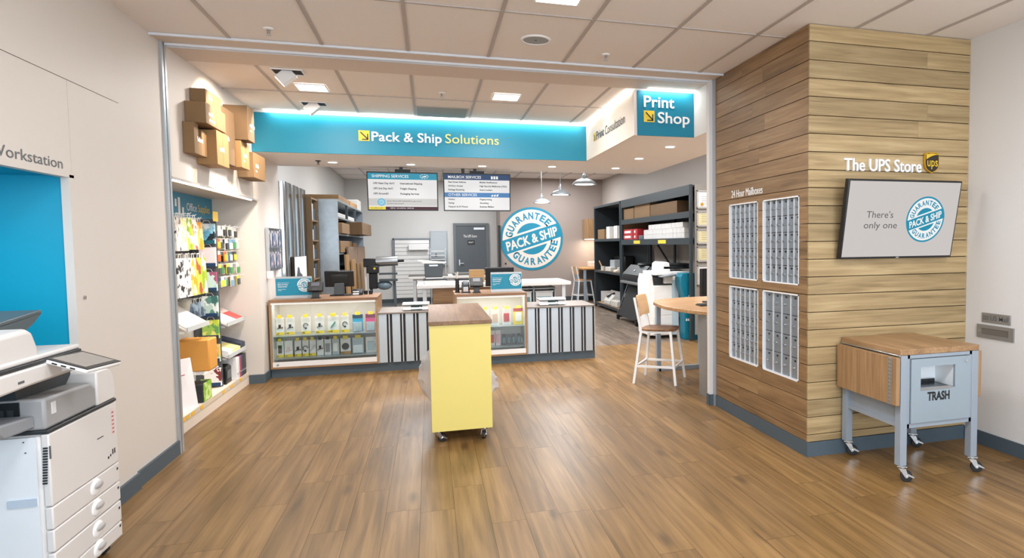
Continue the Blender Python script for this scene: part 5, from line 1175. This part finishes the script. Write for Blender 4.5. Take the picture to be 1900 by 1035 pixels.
rbox(-1.98,-1.20,12.7,14.6,1.755,1.985,'dark carton bundle jutting out of the left rack',CARDD)
rbox(-1.98,-1.41,11.35,12.9,1.435,1.63,'brown carton bundle on the middle shelf of the left rack',CARD)
rbox(-1.98,-1.41,13.1,13.7,1.435,1.60,'small brown carton beyond the bundle on the middle shelf',CARDW)
rbox(-1.95,-1.45,11.4,12.4,2.035,2.10,'thin white pack on the upper shelf of the left rack',M('pack_paper','#c9c9c6'))
rbox(-1.95,-1.45,12.7,13.8,2.035,2.10,'thin white pack farther along the upper shelf of the left rack',M('pack_paper'))
rbox(-1.98,-1.44,11.5,13.0,2.312,2.40,'low brown carton lying on top of the left rack, near end',CARD)
rbox(-1.98,-1.44,13.1,14.3,2.312,2.40,'low brown carton lying on top of the left rack, middle',CARDW)
rbox(-1.98,-1.44,14.45,15.1,2.312,2.52,'white box on top of the left rack, far end',M('white_box','#e4e4e2'))
def board(x,y0,y1,z0,z1,lean,label,m):
    t=thing('cardboard_sheet',label,'cardboard',(x,(y0+y1)/2,z0),'cardboard leaning by the left rack'); mb=MB(); mb.prism([(x,z0),(x+.03,z0),(x+.03-lean,z1),(x-lean,z1)],'y',y0,y1); b=build('sheet',mb,m,t)
    mb=MB(); mb.prism([(x+.0302,z0+.01),(x+.032,z0+.01),(x+.032-lean,z1-.01),(x+.0302-lean,z1-.01)],'y',(y0+y1)/2-.006,(y0+y1)/2+.006); build('crease',mb,CARDD,b)
board(-1.37,11.9,14.8,.0,1.53,.02,'big dark brown cardboard sheet leaning on the left rack',M('sheet_brown','#7c6552',.8,var=.05))
board(-1.33,11.31,11.72,.0,1.40,.03,'upright tan cardboard strip at the near end of the left rack',CARDW)
board(-1.31,11.95,12.45,.0,1.30,.03,'tan cardboard blank leaning in front of the dark sheet',CARDW)
board(-1.27,12.55,13.7,.0,1.22,.05,'tall tan cardboard blank leaning, farthest of the leaning pieces',CARD)

# ================================================================== BACK ROOM, MIDDLE: SLAT WALL, LAMINATOR, WORK TABLES
t=thing('slat_wall','white slatted wall panel with a grey metal frame on the back wall','slat wall',(-.47,17.93,.1))
mb=MB()
for k in range(15): mb.box(-.90,-.02,17.945,17.975,.14+.104*k,.14+.104*k+.094)
build('slats',mb,M('slat_white','#e9e9e7',.5),t)
mb=MB(); mb.box(-.92,-.0,17.975,17.998,.11,1.72); mb.box(-.95,-.915,17.93,17.998,.11,1.74); mb.box(-.95,.02,17.93,17.998,1.70,1.74); build('frame',mb,M('slat_frame','#7f868b',.4,.4),t)
for k,(x,w_) in enumerate(((-.55,.5),)):
    mb=MB(); mb.box(x,x+w_,17.82,17.94,1.42,1.58); o=build('white_bin',mb,WHITE,bevel=.01); tag(o,'white bin clipped high on the slatted wall panel','bin')
t=thing('electrical_panel','grey electrical panel on the back wall left of the door','panel',(.23,17.97,1.0))
mb=MB(); mb.box(.01,.46,17.94,17.998,.98,1.93); build('cabinet',mb,M('panel_grey','#a9b2b8',.4),t,bevel=.004)
mb=MB(); mb.box(.04,.43,17.93,17.94,1.01,1.90); d=build('door',mb,M('panel_grey_door','#b3bbc0',.4),t)
mb=MB(); mb.box(.14,.17,17.92,17.93,1.24,1.32); build('latch',mb,BLACK,d)
t=thing('shelf_stack','white wire tray stack at the foot of the grey electrical panel','tray stack',(.2,17.6,0))
for k in range(4): mb=MB(); mb.box(.0,.40,17.5,17.75,1.05+.11*k,1.065+.11*k); build('tray',mb,WHITE,t)
mb=MB(); mb.box(-.0,.02,17.5,17.75,0,1.46); mb.box(.38,.40,17.5,17.75,0,1.46); build('frame',mb,ALU,t)
# laminator on its stand
t=thing('laminating_machine','laminating machine with a big silver roller on a grey stand','machine',(-.8,13,0))
mb=MB(); mb.cyl((-1.0,13,1.235),(-.605,13,1.25),.095,None,28); build('roller',mb,STEEL,t)
mb=MB(); mb.cyl((-.605,13,1.25),(-.49,13,1.255),.03,None,14); build('roller_shaft',mb,BLACK,t)
mb=MB(); mb.box(-1.22,-1.0,12.9,13.1,1.14,1.30); mb.box(-1.16,-.95,12.86,13.08,1.02,1.16); mb.box(-1.13,-.98,12.9,13.05,.72,1.02); build('drive_head',mb,BLACK,t,bevel=.012)
mb=MB(); mb.cyl((-1.02,12.87,1.11),(-1.02,12.85,1.11),.022,None,12); build('knob',mb,PYEL,t)
mb=MB(); mb.box(-.95,-.62,12.92,13.06,.985,1.02); mb.box(-.95,-.62,12.88,13.10,.86,.90); build('tray',mb,M('machine_slate','#4a5358',.4,.3),t)
mb=MB(); mb.ball((-.86,13,.78),.13,14,(1.1,.8,.7)); build('film_cover',mb,M('smoke_blue','#7f97a6',.15),t)
mb=MB(); mb.bar((-.68,13.02,.86),(-.66,13.02,.05),.05,.06); mb.bar((-1.10,13.02,.75),(-1.10,13.02,.05),.05,.06); mb.bar((-1.10,13.02,.40),(-.66,13.02,.40),.03,.04); mb.bar((-.66,12.75,.05),(-.66,13.3,.05),.04,.05); mb.bar((-1.10,12.75,.05),(-1.10,13.3,.05),.04,.05); build('stand',mb,M('stand_blue_grey','#586670',.4),t)
for x in (-.66,-1.10):
    for y in (12.78,13.27): mb=MB(); mb.cyl((x-.012,y,.03),(x+.012,y,.03),.03,None,12); build('caster',mb,RUBBER,t)
mb=MB(); mb.bar((-1.19,12.95,1.2),(-1.17,12.95,.04),.04,.04); build('upright',mb,WHITE,t)
# work tables
def table(x0,x1,y0,y1,z,label,legm,th=.05,legs=((.08,.08),)):
    t=thing('work_table',label,'table',((x0+x1)/2,(y0+y1)/2,0),'white work tables')
    mb=MB(); mb.box(x0,x1,y0,y1,z-th,z); build('tabletop',mb,M('table_white','#eceae7',.35,var=.01),t,bevel=.004)
    for x in (x0+.12,x1-.12):
        for y in (y0+.08,y1-.08): mb=MB(); mb.box(x-.03,x+.03,y-.03,y+.03,0,z-th); build('leg',mb,legm,t)
    mb=MB(); mb.box(x0+.12,x1-.12,y1-.1,y1-.07,z-th-.06,z-th); build('rail',mb,legm,t); return t
table(-.22,2.30,10.6,11.75,.90,'long white work table right behind the counter',M('table_leg_white','#d9dee3',.4),.055)
table(-.44,1.5,13.6,14.5,.90,'white work table farther back with a dark cutting mat',M('table_leg_white'),.05)
t=thing('drawer_cabinet','oak drawer cabinet under the near work table','cabinet',(.22,11.0,0))
mb=MB(); mb.box(.02,.95,10.72,11.35,.05,.84,0,2.); build('carcass',mb,OAKX,t)
for k in range(3):
    mb=MB(); mb.box(.03,.94,10.70,10.72,.08+.255*k,.08+.255*k+.245,0,3.+k); d=build('drawer_front',mb,OAKX,t,bevel=.002)
    mb=MB(); zc=.08+.255*k+.2; mb.prism([(.34,zc),(.40,zc-.03),(.58,zc-.03),(.64,zc),(.58,zc+.01),(.40,zc+.01)],'y',10.697,10.70); build('finger_pull',mb,M('pull_shadow_wood','#7a583a',.6),d)
for k,(x,z) in enumerate([(1.35,.52),(1.72,.52),(1.35,.20),(1.72,.20)]):
    t=thing('storage_bin','clear storage bin under the near work table, %s'%['upper left','upper right','lower left','lower right'][k],'bin',(x+.16,11.1,z),'storage bins under the work table')
    mb=MB(); mb.box(x,x+.30,10.8,11.3,z,z+.20); build('tub',mb,M('bin_frost','#dfe3e5',.25),t,bevel=.01)
    mb=MB(); mb.box(x-.01,x+.31,10.79,11.31,z+.20,z+.215); build('lid',mb,WHITE,t); mb=MB(); mb.box(x+.03,x+.27,10.795,10.80,z+.03,z+.12); build('contents_patch',mb,M('bin_teal','#6e9aa0',.4),t)
t=thing('bin_shelf','grey metal shelf frame holding the clear bins','shelf',(1.7,11.1,0))
mb=MB()
for x in (1.30,1.69,2.06): mb.box(x-.015,x+.005,10.78,11.32,0,.80)
for z in (.18,.50,.79): mb.box(1.29,2.06,10.78,11.32,z-.015,z-.002)
build('frame',mb,M('bin_frame','#aeb7bd',.4,.3),t)
t=thing('desktop_printer','charcoal printer with open white tray on the near work table','printer',(.06,11.2,.90))
mb=MB(); mb.prism([(-.09,1.0),(.19,1.0),(.21,1.23),(-.10,1.23)],'y',11.05,11.40); build('body',mb,M('printer_charcoal','#454b50',.45),t,bevel=.01)
mb=MB(); mb.prism([(-.13,1.25),(-.08,1.235),(.23,1.235),(.26,1.25),(-.20,1.29)],'y',11.05,11.40); build('tray',mb,M('printer_white','#e6e5e2',.4),t)
mb=MB(); mb.box(-.12,.26,10.98,11.42,.955,.98); mb.box(-.02,.12,11.049,11.06,1.19,1.215,1); build('base_tray',mb,[DARK,ALU],t)
mb=MB(); mb.box(-.10,.24,11.0,11.40,.90,.955); mb.box(-.08,.2,11.05,11.4,.97,1.002); build('stand',mb,M('table_white'),t)
mb=MB(); mb.box(.64,.89,11.1,11.35,.90,1.02); mb.box(.64,.89,11.1,11.35,1.02,1.11,0); o=build('kraft_box',mb,CARDW,bevel=.004); tag(o,'small tan box on the work table in front of the steel door','box')
mb=MB(); mb.box(-.44,.35,13.65,14.35,.90,.915); o=build('cutting_mat',mb,M('mat_olive','#3f3b30',.6)); tag(o,'dark cutting mat lying on the farther work table','mat')
mb=MB(); mb.box(.45,1.3,13.7,14.3,.90,.945); o=build('paper_stack',mb,M('stack_grey','#5c5a55',.6)); tag(o,'dark flat stack lying at the right of the farther work table','stack')
# round seal on the rear wall
t=thing('wall_seal','large round teal pack and ship guarantee seal on the greige back wall','sign',(2.63,16.99,.85))
seal(t,(2.632,16.992,1.692),X_,Z_,FRONT,.845,M('seal_cream','#e6ddd4',.55),TEALP,st=.0015)
mb=MB(); mb.box(1.735,1.798,16.95,17.02,.0,2.05); o=build('corner_post',mb,M('post_black','#1d2225',.5)); tag(o,'thin black post at the left edge of the greige wall','post')
mb=MB(); mb.box(1.90,1.94,16.985,16.999,1.02,1.06); o=build('wall_button',mb,BLACK); tag(o,'tiny black button on the greige wall left of the seal','button')
# pendants
for k,(x,y) in enumerate([(2.315,9.6),(2.36,11.7),(2.40,14.0)]):
    t=thing('pendant_lamp','grey dome pendant lamp, %s of the three'%['nearest','middle','farthest'][k],'lamp',(x,y,2.45),'pendant lamps')
    mb=MB(); mb.lathe([(.19,0),(.185,.012),(.165,.04),(.115,.075),(.06,.092),(.04,.10),(.036,.15),(.022,.16)],(x,y,2.45),32); mb.lathe([(.187,0.002),(.16,.036),(.11,.07),(.05,.085)],(x,y,2.449),32); build('shade',mb,M('pendant_grey','#7f8487',.4,.3),t)
    mb=MB(); mb.cyl((x,y,2.61),(x,y,2.66),.022,.012,12); build('socket_cap',mb,ALU,t)
    mb=MB(); mb.cyl((x,y,2.66),(x,y,3.295),.006,None,8); build('stem',mb,M('stem_grey','#7b7e80',.4,.3),t)
    mb=MB(); mb.cyl((x,y,2.462),(x,y,2.456),.14,.15,24); build('diffuser',mb,LAMP,t)
    spot('pendant_light',(x,y,2.44),(x,y,0),30,120,.6,WARM,.08)

# ================================================================== BACK ROOM, RIGHT: RACKS, PLOTTER, COPIER, FRAMES
RX0,RX1=3.88,4.55
def rack(ys,label,levels,depth=RX1):
    t=thing('storage_rack',label,'rack',((RX0+depth)/2,(ys[0]+ys[-1])/2,0),'blue-grey storage racks')
    for y in ys:
        for x in (RX0+.02,depth-.02):
            mb=MB(); mb.box(x-.02,x+.02,y-.03,y+.03,0,2.44); build('post',mb,RACKB,t)
    for z,h,brd in levels:
        mb=MB(); mb.box(RX0-.004,RX0+.016,ys[0],ys[-1],z-h,z); build('beam',mb,RACKB,t)
        mb=MB(); mb.box(depth-.016,depth,ys[0],ys[-1],z-h,z); build('beam',mb,RACKB,t)
        mb=MB(); mb.box(RX0+.016,depth-.016,ys[0],ys[-1],z-.03,z-.005); build('deck',mb,brd,t)
    return t
DECKD=M('deck_dark','#2b3338',.6); DECKW=M('deck_wood','#a5835c',.6,var=.08)
r1=rack((9.15,12.83),'long blue-grey storage rack over the plotter on the right',[(2.44,.16,DECKD),(2.03,.10,DECKD),(1.615,.105,DECKD)])
mb=MB(); mb.bar((4.47,12.4,1.6),(4.47,11.4,1.05),.03,.03); mb.box(4.50,4.53,11.35,11.42,.0,2.4); build('brace',mb,RACKB,r1)
for y0,y1,n in ((11.58,11.96,'left'),(10.18,10.56,'right')):
    mb=MB(); mb.box(RX0-.008,RX0-.004,y0,y1,1.53,1.592); build('label_card',mb,YELLOW,r1)
r2=rack((12.935,15.12),'blue-grey storage rack with solid dark back at the far right',[(2.44,.05,DECKD),(1.65,.06,DECKW),(.90,.05,DECKW),(.12,.06,DECKW)])
mb=MB(); mb.box(4.53,4.548,12.93,15.09,.1,2.4); mb.box(RX0+.03,RX1-.03,15.10,15.13,.1,2.42); build('back_panel',mb,M('rack_navy','#19232a',.6),r2)
mb=MB(); mb.box(RX0+.05,RX1-.05,12.866,12.9,1.7,2.3); o=build('rack_end_board',mb,DECKW); tag(o,'upright wooden board between the two blue-grey racks','board')
rb='cartons on the right rack'
for a,b,z1,l,m in ((12.13,12.80,2.25,'brown carton at the far end of the long rack top shelf',CARD),(11.16,12.08,2.29,'brown carton in the middle of the long rack top shelf',CARD),(9.80,11.12,2.24,'long dark carton on the near half of the long rack top shelf',CARDD)):
    rbox(3.93,4.4,a,b,2.032,z1,l,m,rb,'carton')
for k,(ya,yb_,z0,z1,c) in enumerate([(12.17,12.78,1.618,1.715,'lower left'),(12.17,12.78,1.718,1.825,'upper left'),(11.87,12.13,1.618,1.715,'lower right'),(11.87,12.13,1.718,1.825,'upper right')]):
    t=thing('paper_box','red paper box on the long rack, %s of four'%c,'box',(4.1,(ya+yb_)/2,z0),'red paper boxes on the long rack')
    mb=MB(); mb.box(3.92,4.35,ya,yb_,z0,z1); b=build('box_body',mb,M('box_red','#b5282f',.5,var=.05),t)
    mb=MB(); mb.quad((3.9185,yb_-.06,z0+.03),(3.9185,ya+.12,z0+.03),(3.9185,ya+.12,z0+.075),(3.9185,yb_-.06,z0+.075)); build('white_panel',mb,TWHITE,b)
WBX=M('card_white_box','#d6d6d5',.55,var=.02); bw=.168; cnt=0
lv=['bottom','middle','top']
for r_ in range(3):
    for k in range(12 if r_<2 else 10):
        y=9.46+bw*k+(.06 if r_==2 else 0)+(.004 if k%3==0 else 0)
        t=thing('stationery_box','small white box on the long rack, %s layer, number %d from the near end'%(lv[r_],k+1),'box',(4.0,y+bw/2,1.618),'small white boxes on the long rack')
        z0=1.617+.0865*r_
        mb=MB(); mb.box(3.92,4.22,y,y+bw-.006,z0,z0+.084); b=build('box_body',mb,WBX,t)
        mb=MB(); mb.box(3.9192,4.221,y+.001,y+bw-.007,z0+.060,z0+.0625); build('lid_line',mb,M('lid_line_grey','#b9b9b8',.6),b)
rbox(3.93,4.40,11.56,11.82,1.618,1.69,'low grey tray between red and white boxes on the long rack',M('tray_steel','#59656c',.4),rb,'tray')
# second rack goods
for k,(y0,y1) in enumerate(((14.02,14.12),(14.16,14.26),(13.40,13.50),(13.54,13.64))):
    mb=MB(); mb.box(3.95,4.30,y0,y1,1.652,1.93); o=build('document_sleeve',mb,WHITE,bevel=.006); tag(o,'white file sleeve on the far rack, %s of four'%['second','farthest','nearest','third'][k] if False else 'white file sleeve on the far rack, %s of four from the near end'%['third','fourth','first','second'][k],'file','white file sleeves on the far rack')
rbox(3.95,4.35,14.45,15.05,1.652,1.88,'tan carton at the far end of the far rack shelf',CARD,rb,'carton')
t=thing('shredder','grey desktop machine with an opened cover on the far rack','machine',(4.1,14.1,.90))
mb=MB(); mb.prism([(13.95,.902),(14.35,.902),(14.33,1.16),(13.98,1.16)],'x',4.05,4.25); build('body',mb,M('machine_grey','#9ba3a8',.4),t,bevel=.01)
mb=MB(); mb.box(3.92,4.05,13.85,14.3,.902,1.0); build('front_tray',mb,M('machine_cream','#c9c8c2',.4),t,bevel=.01)
t=thing('desk_phone','cream telephone on the far rack worktop','phone',(4.0,13.55,.90))
mb=MB(); mb.prism([(3.92,.902),(4.1,.902),(4.1,.99),(3.92,.94)],'y',13.42,13.62); build('base',mb,M('phone_cream','#d6d2c6',.4),t,bevel=.008)
mb=MB(); mb.bar((3.97,13.44,.985),(4.07,13.44,1.01),.05,.03); build('handset',mb,M('phone_cream'),t,bevel=.01)
t=thing('dark_printer','black printer on the far rack behind the grey machine','printer',(4.35,14.3,.90))
mb=MB(); mb.box(4.28,4.5,13.9,14.8,.902,1.25); build('body',mb,BLACK,t,bevel=.02); mb=MB(); mb.box(4.275,4.28,14.0,14.06,1.20,1.23); build('logo_dot',mb,ALU,t)
t=thing('storage_crate','white tilted storage crate on the bottom shelf of the far rack','crate',(4.2,14.2,.12))
mb=MB(); mb.prism([(13.2,.122),(15.0,.122),(15.0,.40),(13.2,.40)],'x',4.25,4.28); mb.box(4.0,4.25,14.97,15.0,.122,.38); build('panel',mb,M('crate_white','#d5d7d8',.4),t)
t=thing('stapling_machine','cream and grey office machine on the bottom shelf of the far rack','machine',(4.0,13.9,.12))
mb=MB(); mb.prism([(3.92,.122),(4.18,.122),(4.18,.28),(4.05,.36),(3.92,.22)],'y',13.95,14.45); mb.box(3.92,4.1,13.35,13.85,.122,.26); build('body',mb,M('machine_cream'),t,bevel=.015)
mb=MB(); mb.bar((3.93,14.2,.30),(4.12,14.2,.38),.06,.04); build('lever',mb,DARK,t)
t=thing('rolled_rod','wooden rod leaning out of a cup on the far rack','rod',(3.98,14.75,.90)); mb=MB(); mb.bar((3.96,14.6,.91),(3.95,14.95,1.12),.022); build('rod',mb,DECKW,t); mb=MB(); mb.cyl((3.96,14.62,.902),(3.96,14.62,1.0),.05,.055,14); build('cup',mb,M('machine_cream'),t)
# wall cabinet and desk by the rear wall
t=thing('wall_cabinet','small tan cabinet with an under-light on the rear wall beside the far rack','cabinet',(4.3,16.6,1.7))
mb=MB(); mb.box(4.02,4.598,16.35,16.98,1.67,2.20,0,2.); build('carcass',mb,OAKZ,t); mb=MB(); mb.box(4.06,4.4,16.4,16.9,1.655,1.669); build('light_strip',mb,LAMP,t)
area('cabinet_light',(4.25,16.65,1.64),(4.25,16.8,0),.5,.3,7,(1,.85,.65))
t=thing('rear_desk','oak-topped desk with grey legs at the rear wall','desk',(4.1,16.4,0))
mb=MB(); mb.box(3.80,4.59,15.95,16.97,.87,.905,0,2.); build('top',mb,BEECH,t)
for x in (3.84,4.50):
    for y in (16.0,16.92): mb=MB(); mb.box(x-.03,x+.03,y-.03,y+.03,0,.87); build('leg',mb,GL,t)
mb=MB(); mb.box(4.0,4.46,16.68,16.88,.1,.86); build('drawer_unit',mb,M('unit_grey','#59646b',.5),t)
mb=MB(); mb.box(4.1,4.4,16.5,16.8,.906,1.06); o=build('desk_box',mb,M('box_cream','#dcd5ca',.5),bevel=.02); tag(o,'cream box standing on the desk by the rear wall','box')
# plotter
t=thing('wide_format_plotter','black wide format plotter on a wheeled stand below the long rack','plotter',(4.0,11.9,0))
PL=M('plotter_black','#191c1f',.5,var=.08); PL2=M('plotter_slate','#2b3236',.5)
mb=MB(); mb.prism([(3.74,.80),(4.30,.80),(4.30,1.10),(3.92,1.10),(3.74,.92)],'y',11.02,12.35); b=build('body',mb,PL,t,bevel=.02)
mb=MB(); mb.prism([(3.735,.925),(3.915,1.105),(3.905,1.112),(3.728,.932)],'y',11.10,12.25); c=build('front_cover',mb,PL2,b); 
mb=MB(); mb.cyl((3.80,11.68,1.012),(3.795,11.68,1.018),.022,None,16); build('round_badge',mb,ALU,c)
mb=MB(); mb.box(3.728,3.74,11.12,12.25,.84,.90); build('output_slot',mb,BLACK,b)
mb=MB(); mb.prism([(3.70,.745),(3.76,.745),(3.76,.80),(3.70,.79)],'y',11.02,12.35); build('front_lip',mb,M('lip_grey','#7c7f82',.35,.3),t,bevel=.006)
mb=MB(); mb.prism([(3.62,.10),(3.66,.08),(3.90,.70),(3.86,.72)],'y',11.15,12.25); build('paper_basket',mb,M('basket_black','#17191c',.8),t)
for y in (11.08,12.28):
    mb=MB(); mb.bar((3.95,y,.80),(3.95,y,.09),.07,.05); mb.bar((3.60,y,.075),(4.30,y,.075),.05,.05); build('leg',mb,PL,t)
    mb=MB(); mb.bar((3.62,y,.12),(3.84,y,.70),.016); build('basket_arm',mb,CHROME,t)
    for x in (3.63,4.27): mb=MB(); mb.cyl((x,y-.015,.032),(x,y+.015,.032),.032,None,12); build('caster',mb,RUBBER,t)
mb=MB(); mb.ball((3.98,11.55,1.13),.16,16,(1,1.4,.25)); build('roll_cover',mb,PL,t)
# second copier under the rack, with teal cover
t=thing('office_copier','white office copier standing under the near end of the long rack','copier',(3.6,9.8,0))
C2=M('copier2_white','#ececeb',.4)
mb=MB(); mb.box(3.40,3.83,9.52,10.15,.05,.86); build('body',mb,C2,t,bevel=.015)
for k in range(3): mb=MB(); mb.box(3.41,3.82,9.512,9.52,.08+.15*k,.215+.15*k); build('drawer',mb,M('copier2_shade','#dcdedf',.4),t,bevel=.003)
mb=MB(); mb.box(3.72,3.832,9.508,9.516,.06,.94); build('blue_side',mb,M('copier2_blue','#b5c6d0',.4),t)
mb=MB(); mb.prism([(3.34,.05),(3.42,.05),(3.42,.90),(3.40,1.02),(3.36,1.04),(3.33,.92)],'y',9.55,10.1); build('side_finisher',mb,C2,t,bevel=.012)
mb=MB(); mb.box(3.42,3.80,9.53,10.12,.86,.885); mb.box(3.44,3.62,9.60,10.1,.885,.99,0); build('output_gap',mb,DARK,t)
mb=MB(); mb.box(3.60,3.84,9.52,10.12,.885,1.0); build('upper_body',mb,C2,t,bevel=.01)
mb=MB(); mb.box(3.44,4.05,9.55,10.15,1.02,1.08); build('scanner',mb,C2,t,bevel=.01)
mb=MB(); mb.box(3.60,4.05,9.57,10.12,1.115,1.16); mb.box(3.74,4.1,9.6,10.1,1.16,1.20); build('feeder_tray',mb,BLACK,t,bevel=.006)
mb=MB(); mb.prism([(3.58,1.08),(3.72,1.08),(3.70,1.22),(3.64,1.235),(3.59,1.20)],'y',9.57,10.1); build('document_feeder',mb,C2,t,bevel=.01)
mb=MB(); mb.prism([(3.50,.995),(3.74,1.03),(3.74,1.045),(3.50,1.01)],'y',9.36,9.55); build('control_panel',mb,M('panel_slate','#7d868c',.25),t)
t=thing('tall_bin','tall teal recycling bin with white logo beside the office copier','bin',(3.94,9.45,0))
mb=MB(); T4=[(3.78,.62),(3.86,.62),(3.80,.8),(3.77,.92),(3.77,1.03),(4.07,1.03),(4.06,.62)]
mb.prism([(3.845,.0),(4.06,.0),(4.075,1.0),(4.06,1.04),(3.80,1.045),(3.765,1.0),(3.765,.88),(3.80,.78),(3.835,.68)],'y',9.27,9.49); b=build('body',mb,M('bin_teal_plastic','#08728c',.4,var=.04),t,bevel=.012)
mb=MB(); scribble(mb,(3.855,9.268,.62),X_,Z_,.09,(3,)); build('logo',mb,TWHITE,b); mb=MB(); scribble(mb,(3.86,9.268,.30),X_,Z_,.06,(4,)); build('logo',mb,TWHITE,b)
mb=MB(); mb.box(3.80,4.06,9.265,9.495,1.04,1.055); build('lid',mb,M('bin_teal_lid','#0a7f9c',.4),t,bevel=.004)
# framed certificates on the rack's end panel
mb=MB(); mb.box(3.945,4.55,9.095,9.115,.1,2.44); build('end_panel',mb,M('slat_panel_taupe','#8c8780',.6,var=.12,scale=40,stretch=(1,1,.02)),r1,label='taupe slatted end panel')
PAR=M('parchment','#d9cfa4',.6,var=.04)
for k,(z0,z1,pm,l) in enumerate([(2.065,2.345,M('cert_white','#e4e6ea',.5),'white framed certificate with gold seal, topmost on the rack end'),(1.785,2.02,PAR,'cream framed certificate, second from the top on the rack end'),(1.515,1.745,PAR,'cream framed certificate, third from the top on the rack end'),(1.24,1.475,PAR,'cream framed certificate, fourth from the top on the rack end'),(.87,1.19,M('cert_white'),'white framed certificate, lowest on the rack end')]):
    t=thing('framed_certificate',l,'frame',(4.15,9.09,z0),'framed certificates on the rack end')
    mb=MB(); x0,x1=3.972,4.33; w_=.016
    mb.box(x0,x0+w_,9.075,9.094,z0,z1); mb.box(x1-w_,x1,9.075,9.094,z0,z1); mb.box(x0,x1,9.075,9.094,z0,z0+w_); mb.box(x0,x1,9.075,9.094,z1-w_,z1); build('frame',mb,M('frame_silver','#c3c5c6',.3,.6),t)
    mb=MB(); mb.box(x0+w_,x1-w_,9.086,9.094,z0+w_,z1-w_); p=build('mat_board',mb,M('mat_grey','#bdbab3',.6),t)
    mb=MB(); mb.box(x0+.03,x1-.03,9.084,9.086,z0+.03,z1-.03); d=build('document',mb,pm,p)
    mb=MB()
    for q in range(5): mb.quad((x0+.08,9.0838,z0+.07+q*.028),(x1-.08-.02*(q%2),9.0838,z0+.07+q*.028),(x1-.08-.02*(q%2),9.0838,z0+.076+q*.028),(x0+.08,9.0838,z0+.076+q*.028))
    build('document_print',mb,M('print_umber','#8d8568',.6) if pm is PAR else M('print_bluegrey','#7c8796',.6),d) if False else build('document_print',mb,M('print_umber','#8d8568',.6),p)
    if k==0: mb=MB(); mb.cyl((4.06,9.084,2.13),(4.06,9.082,2.13),.028,None,16); build('gold_seal',mb,M('seal_gold','#cfa23c',.35,.5),p)
